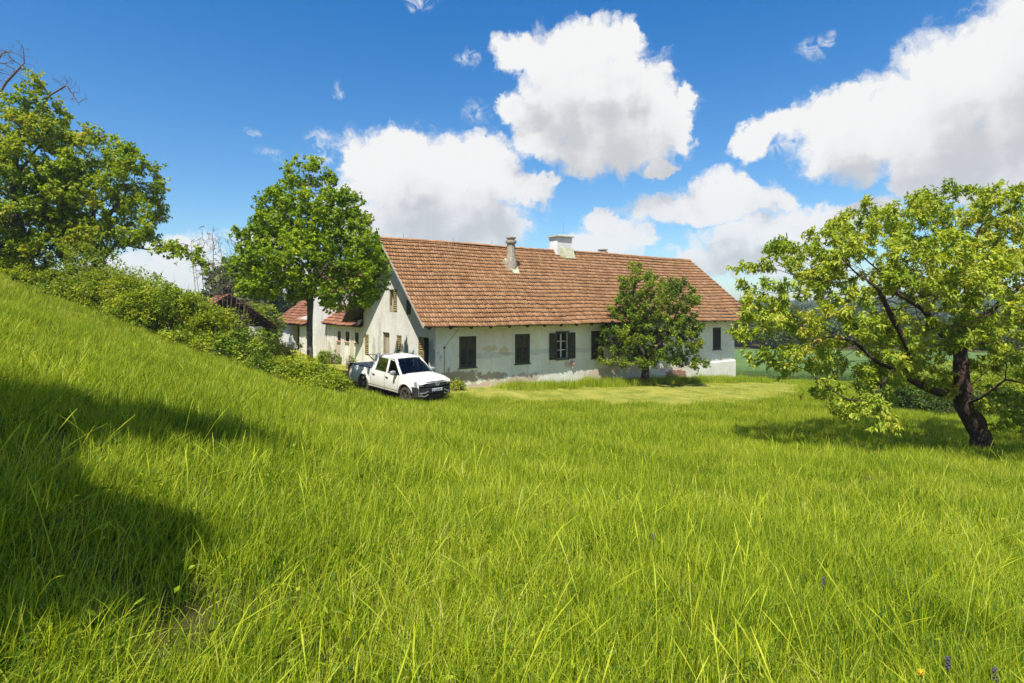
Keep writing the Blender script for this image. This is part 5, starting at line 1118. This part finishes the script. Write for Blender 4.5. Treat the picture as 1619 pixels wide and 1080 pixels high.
sets = []
for (y0, y1, dn, src, side, sd_, s0) in ((.3, 6.0, 26., near, 1.6, 1, 1.0), (5.6, 13, 9.5, mid, 1.6, 2, 1.0), (12.4, 48, 6.5, far, 2.5, 3, 1.0)):
    X, Y = region(y0, y1, dn, side, sd_); k = ~in_house(X, Y, -.05) | strip(X, Y)
    k &= ~(mown(X, Y) & ~strip(X, Y)); k &= ~((Y > 27) & (X < -7)) ; u_ = (X + 4.88) * cs + (Y - 24.94) * sn; v_ = -(X + 4.88) * sn + (Y - 24.94) * cs
    k &= ~((np.abs(u_) < 2.6) & (np.abs(v_) < .85)); k &= ~((Y > 44.0) & (X > 10)); k &= ~((X < -6) & (Y > 25.5 + 0 * X))
    X, Y = X[k], Y[k]; hf = hfac(X, Y) * np.where(strip(X, Y), 1.6, 1.0)
    nearc = np.hypot(X, Y) < 0.7; hf[nearc] *= .4; hf = np.where(Y < 5, np.minimum(hf, 1.12), hf)
    scl = np.stack([rg.uniform(.85, 1.2, len(X))] * 2 + [hf * s0], 1)
    nm = {1: 'meadow_grass', 2: 'meadow_grass', 3: 'meadow_grass'}[sd_]
    scatter(nm + ('' if sd_ == 1 else ''), {1: 'tall bright green meadow grass in the foreground with long thin blades', 2: 'tall meadow grass of the middle distance', 3: 'meadow grass stretching to the house and the bramble bank'}[sd_], 'grass', src, X, Y, scl, rg.integers(0, len(src), len(X)), rg, LF_GRASS)
# mown lawn: short stubble and clippings
mo = [clump('m', 160, .45, .055, .012, 1, 1.3, rg, LF_MOWN) for k in range(4)]
X, Y = region(24, 48, 5., 2.5, 9); k = mown(X, Y) & ~in_house(X, Y, -.1) & ~strip(X, Y); X, Y = X[k], Y[k]
scatter('mown_grass', 'short yellowish mown grass and clippings in front of the farmhouse', 'grass', mo, X, Y, np.ones((len(X), 3)) * rg.uniform(.7, 1.3, (len(X), 1)), rg.integers(0, 4, len(X)), rg, LF_MOWN)
# a few dandelions and taller weeds
M_YEL = mat("yellow_petal", (.75, .42, .02), .7); M_STEM = mat("green_stem", (.12, .2, .03), .7); M_PUR = mat("dull_purple_petal", (.09, .075, .11), .8)
def flower(px, py, kind):
    o3 = np.array([0, 0, CZ]); dr = np.array([(px - CX) / F, 1, (HY - py) / F]); t = 1.5
    while t < 30 and (o3 + dr * t)[2] > gz1(*(o3 + dr * t)[:2]) + .24: t += .05
    p = o3 + dr * t; z = gz1(p[0], p[1]); h = p[2] - z
    r_ = MB().tube([(0, 0, 0), (.01, .01, h * .6), (.0, .0, h)], [.003, .0025, .002], 5).build('stem', M_STEM); q = empty('dandelion' if kind else 'wild_sage', (p[0], p[1], z)); r_.parent = q
    mb = MB()
    if kind:
        for j in range(18): a = j * 2.4; mb.bar((0, 0, h), (.012 * math.cos(a), .012 * math.sin(a), h + .003 + .008 * (j % 3)), .004, .001)
    else:
        for j in range(20): a = j * 2.4; zz = h - .06 * j / 20; mb.bar((0, 0, zz), (.009 * math.cos(a), .009 * math.sin(a), zz + .006), .007, .006)
    mb.build('petals', M_YEL if kind else M_PUR, q); return q
for (px, py, k, lab) in ((1456, 1066, 1, 'small yellow dandelion in the grass at the bottom right'), (1302, 915, 0, 'dull purple flower spike left of centre in the lower right meadow'), (1498, 1040, 0, 'dull purple flower spike near the bottom right dandelion'), (1032, 845, 0, 'dull purple flower spike right of the picture centre'), (1573, 1058, 0, 'dull purple flower spike at the bottom right corner')):
    f = flower(px, py, k); tag(f, lab, 'dandelion' if k else 'wildflower')
# ================================================================ field, far wood and hills
m = bpy.data.materials.new("wheat"); m.use_nodes = True; N = NT(m.node_tree); b = N.n['Principled BSDF']; b.inputs['Roughness'].default_value = .85; b.inputs['Specular IOR Level'].default_value = .2
p = N.new('ShaderNodeNewGeometry').outputs['Position']; mp = N.new('ShaderNodeMapping'); N.l.new(p, mp.inputs[0]); mp.inputs['Scale'].default_value = (.12, .5, 1); mp.inputs['Rotation'].default_value = (0, 0, .25)
N.l.new(N.mix(N.rng(N.noise(mp.outputs[0], .8, 6, .65), .3, .7), (.075, .14, .035), (.14, .215, .055)), b.inputs['Base Color'])
bp = N.new('ShaderNodeBump'); bp.inputs['Strength'].default_value = 1; bp.inputs['Distance'].default_value = .15; N.l.new(N.noise(p, 5, 8, .75), bp.inputs['Height']); N.l.new(bp.outputs[0], b.inputs['Normal'])
fx = np.linspace(0, 1, 60); P0, P1 = np.array([17.5, 46.5]), np.array([75., 36.]); Q0, Q1 = np.array([22., 104.]), np.array([125., 92.])
TT, SS_ = np.meshgrid(fx, fx); FX = (P0[0] * (1 - TT) + P1[0] * TT) * (1 - SS_) + (Q0[0] * (1 - TT) + Q1[0] * TT) * SS_; FY = (P0[1] * (1 - TT) + P1[1] * TT) * (1 - SS_) + (Q0[1] * (1 - TT) + Q1[1] * TT) * SS_
FZ = gz(FX, FY) + .42 * (SS_ > .001) + (vnoise(FX, FY, 1.5, 4) - .5) * .12; ids = np.arange(FX.size).reshape(FX.shape); q4 = np.stack([ids[:-1, :-1], ids[:-1, 1:], ids[1:, 1:], ids[1:, :-1]], -1).reshape(-1, 4)
tag(mk('crop_field', np.c_[FX.ravel(), FY.ravel(), FZ.ravel()], q4, m, smooth=True), kind='structure')
fs = [clump('w', 240, .8, .55, .02, 2, .3, rg, None or bpy.data.materials["wheat"]) for k in range(3)]
X = rg.uniform(16, 60, 2600); Y = 46.7 - (X - 17.5) * .183 + np.abs(rg.normal(0, 3.2, 2600)); k = np.abs(X) < Y * 1.0; X, Y = X[k], Y[k]
scatter('wheat', 'blue green young wheat at the near edge of the field', 'crop', fs, X, Y, np.ones((len(X), 3)), rg.integers(0, 3, len(X)), rg, bpy.data.materials["wheat"])
# hills: a ridge by bearing
def hill_h(az, r):
    top = 9 + 5 * np.sin(az * 5.1 + 1.) + 5 * np.sin(az * 11.3 + .4) + np.where(az < -.25, 10, 0) * np.clip((-.25 - az) / .1, 0, 1); t = np.clip((r - 260) / 900, 0, 1); return -4.6 + (top + 4.6) * t * t * (3 - 2 * t) * (1 + .06 * np.sin(az * 40) * np.sin(r / 60))
M_HILL = mat("wooded_hill_floor", (.03, .055, .02), .95, var=(.01, .4))
az_ = np.linspace(-1.5, 1.5, 160); rr_ = np.array([240, 300, 370, 450, 550, 680, 830, 1000, 1170, 1400, 1800, 2600.]); AZ, RR = np.meshgrid(az_, rr_); HX, HY_ = RR * np.sin(AZ), RR * np.cos(AZ); HZ = hill_h(AZ, RR)
ids = np.arange(AZ.size).reshape(AZ.shape); q4 = np.stack([ids[:-1, :-1], ids[:-1, 1:], ids[1:, 1:], ids[1:, :-1]], -1).reshape(-1, 4)
tag(mk('hills', np.c_[HX.ravel(), HY_.ravel(), HZ.ravel()], q4, M_HILL, smooth=True), kind='structure')
LF_FAR = leaf_mat("far_foliage", [(.03, .06, .018), (.06, .10, .025), (.10, .15, .032), (.17, .21, .045)], .2, patch=.02)
def far_crown(h, w_, n, L, rg, mat_=None):
    bl = [(0, 0, h * .55, w_ * .5, w_ * .5, h * .38)] + [(rg.uniform(-.3, .3) * w_, rg.uniform(-.3, .3) * w_, h * rg.uniform(.45, .85), w_ * rg.uniform(.2, .32), w_ * rg.uniform(.2, .32), h * .16) for _ in range(7)]
    P = sample(bl, n, rg, .85); c = np.array([0, 0, h * .5]); ax_ = P - c; ax_ /= np.linalg.norm(ax_, axis=1, keepdims=True)
    rnd = .5 + .5 * sines(P, w_ * .4, int(rg.integers(1, 999)))
    return leaves('crown', P, ax_ * .6, L, L * .8, mat_ or LF_FAR, None, rg, .1, .8, rnd=rnd, link=False)
srcs = [far_crown(9, 9, 420, 1.5, rg) for _ in range(5)]
for s in srcs: s.data.materials.clear(); s.data.materials.append(LF_FAR)
def hscatter(n, a0, a1, r0, r1, seed):
    r_ = np.random.default_rng(seed); a = r_.uniform(a0, a1, n); r = np.sqrt(r_.uniform(r0 * r0, r1 * r1, n)); return a, r
a1_, r1_ = hscatter(4500, .30, .80, 330, 1150, 5); a2_, r2_ = hscatter(2800, -.62, -.10, 330, 1000, 6); a, r = np.r_[a1_, a2_], np.r_[r1_, r2_]
k = ~((vnoise(r * np.sin(a), r * np.cos(a), 120, 8) > .62) & (r < 420)); a, r = a[k], r[k]
XX, YY = r * np.sin(a), r * np.cos(a); o = scatter('wood', 'distant wooded hillside on the horizon', 'wood', srcs, XX, YY, np.ones((len(XX), 3)) * rg.uniform(.7, 1.15, (len(XX), 1)), rg.integers(0, 5, len(XX)), rg, LF_FAR)
zz = hill_h(a, r) - 1.0; co = np.stack([XX, YY, zz], 1).astype(np.float32); o.data.vertices.foreach_set('co', co.ravel())
rt = np.c_[np.zeros((len(XX), 2)), rg.uniform(0, 6.28, len(XX))].astype(np.float32); o.data.attributes['rot'].data.foreach_set('vector', rt.ravel())
# single trees along the far edge of the field
protos = []
for k_ in range(4):
    r0_ = empty('field_tree', (0, 0, 0)); cobj = far_crown(8, 7.5, 1500, .75, rg, LF_FAR); COL.objects.link(cobj); cobj.parent = r0_
    MB().tube([(0, 0, -.5), (.1, 0, 2), (.0, .1, 5)], [.3, .22, .1], 8).build('trunk', BK_GREY, r0_); protos.append(r0_)
r2 = random.Random(5); used = set(); rows = []
for i in range(34):
    px = 1150 + i * 15.5 + r2.uniform(-5, 5); Y = r2.uniform(104, 128); rows.append((px, Y, r2.uniform(.5, .82)))
for i in range(8): rows.append((330 + i * 17, r2.uniform(70, 95), r2.uniform(.75, 1.1)))
rows.sort()
for i, (px, Y, s) in enumerate(rows):
    p = at(px, 500, Y); kk = i % 4
    t = protos[kk] if kk not in used else copy_tree(protos[kk]); used.add(kk); t.location = (p[0], p[1], gz1(p[0], p[1]) - .3); t.scale = (s, s, s * r2.uniform(.8, 1.1)); t.rotation_euler = (0, 0, r2.uniform(0, 6))
    side = px > 900; tag(t, 'distant dark green tree in the row along the far edge of the wheat field' if side else 'distant tree behind the shed and the bramble bank', 'tree', 'trees beyond the wheat field' if side else 'trees behind the farm yard')

# ================================================================ haze: pale even air round the whole scene
hz_ = MB().box(-1500, 1500, -300, 1500, -8, 30).build('haze', bpy.data.materials.new("haze")); hm = hz_.data.materials[0]; hm.use_nodes = True; N = NT(hm.node_tree); N.n.clear()
v_ = N.new('ShaderNodeVolumePrincipled'); v_.inputs['Color'].default_value = (.80, .88, 1, 1); v_.inputs['Density'].default_value = .00045; v_.inputs['Anisotropy'].default_value = .2
N.l.new(v_.outputs[0], N.new('ShaderNodeOutputMaterial').inputs['Volume']); tag(hz_, kind='stuff')
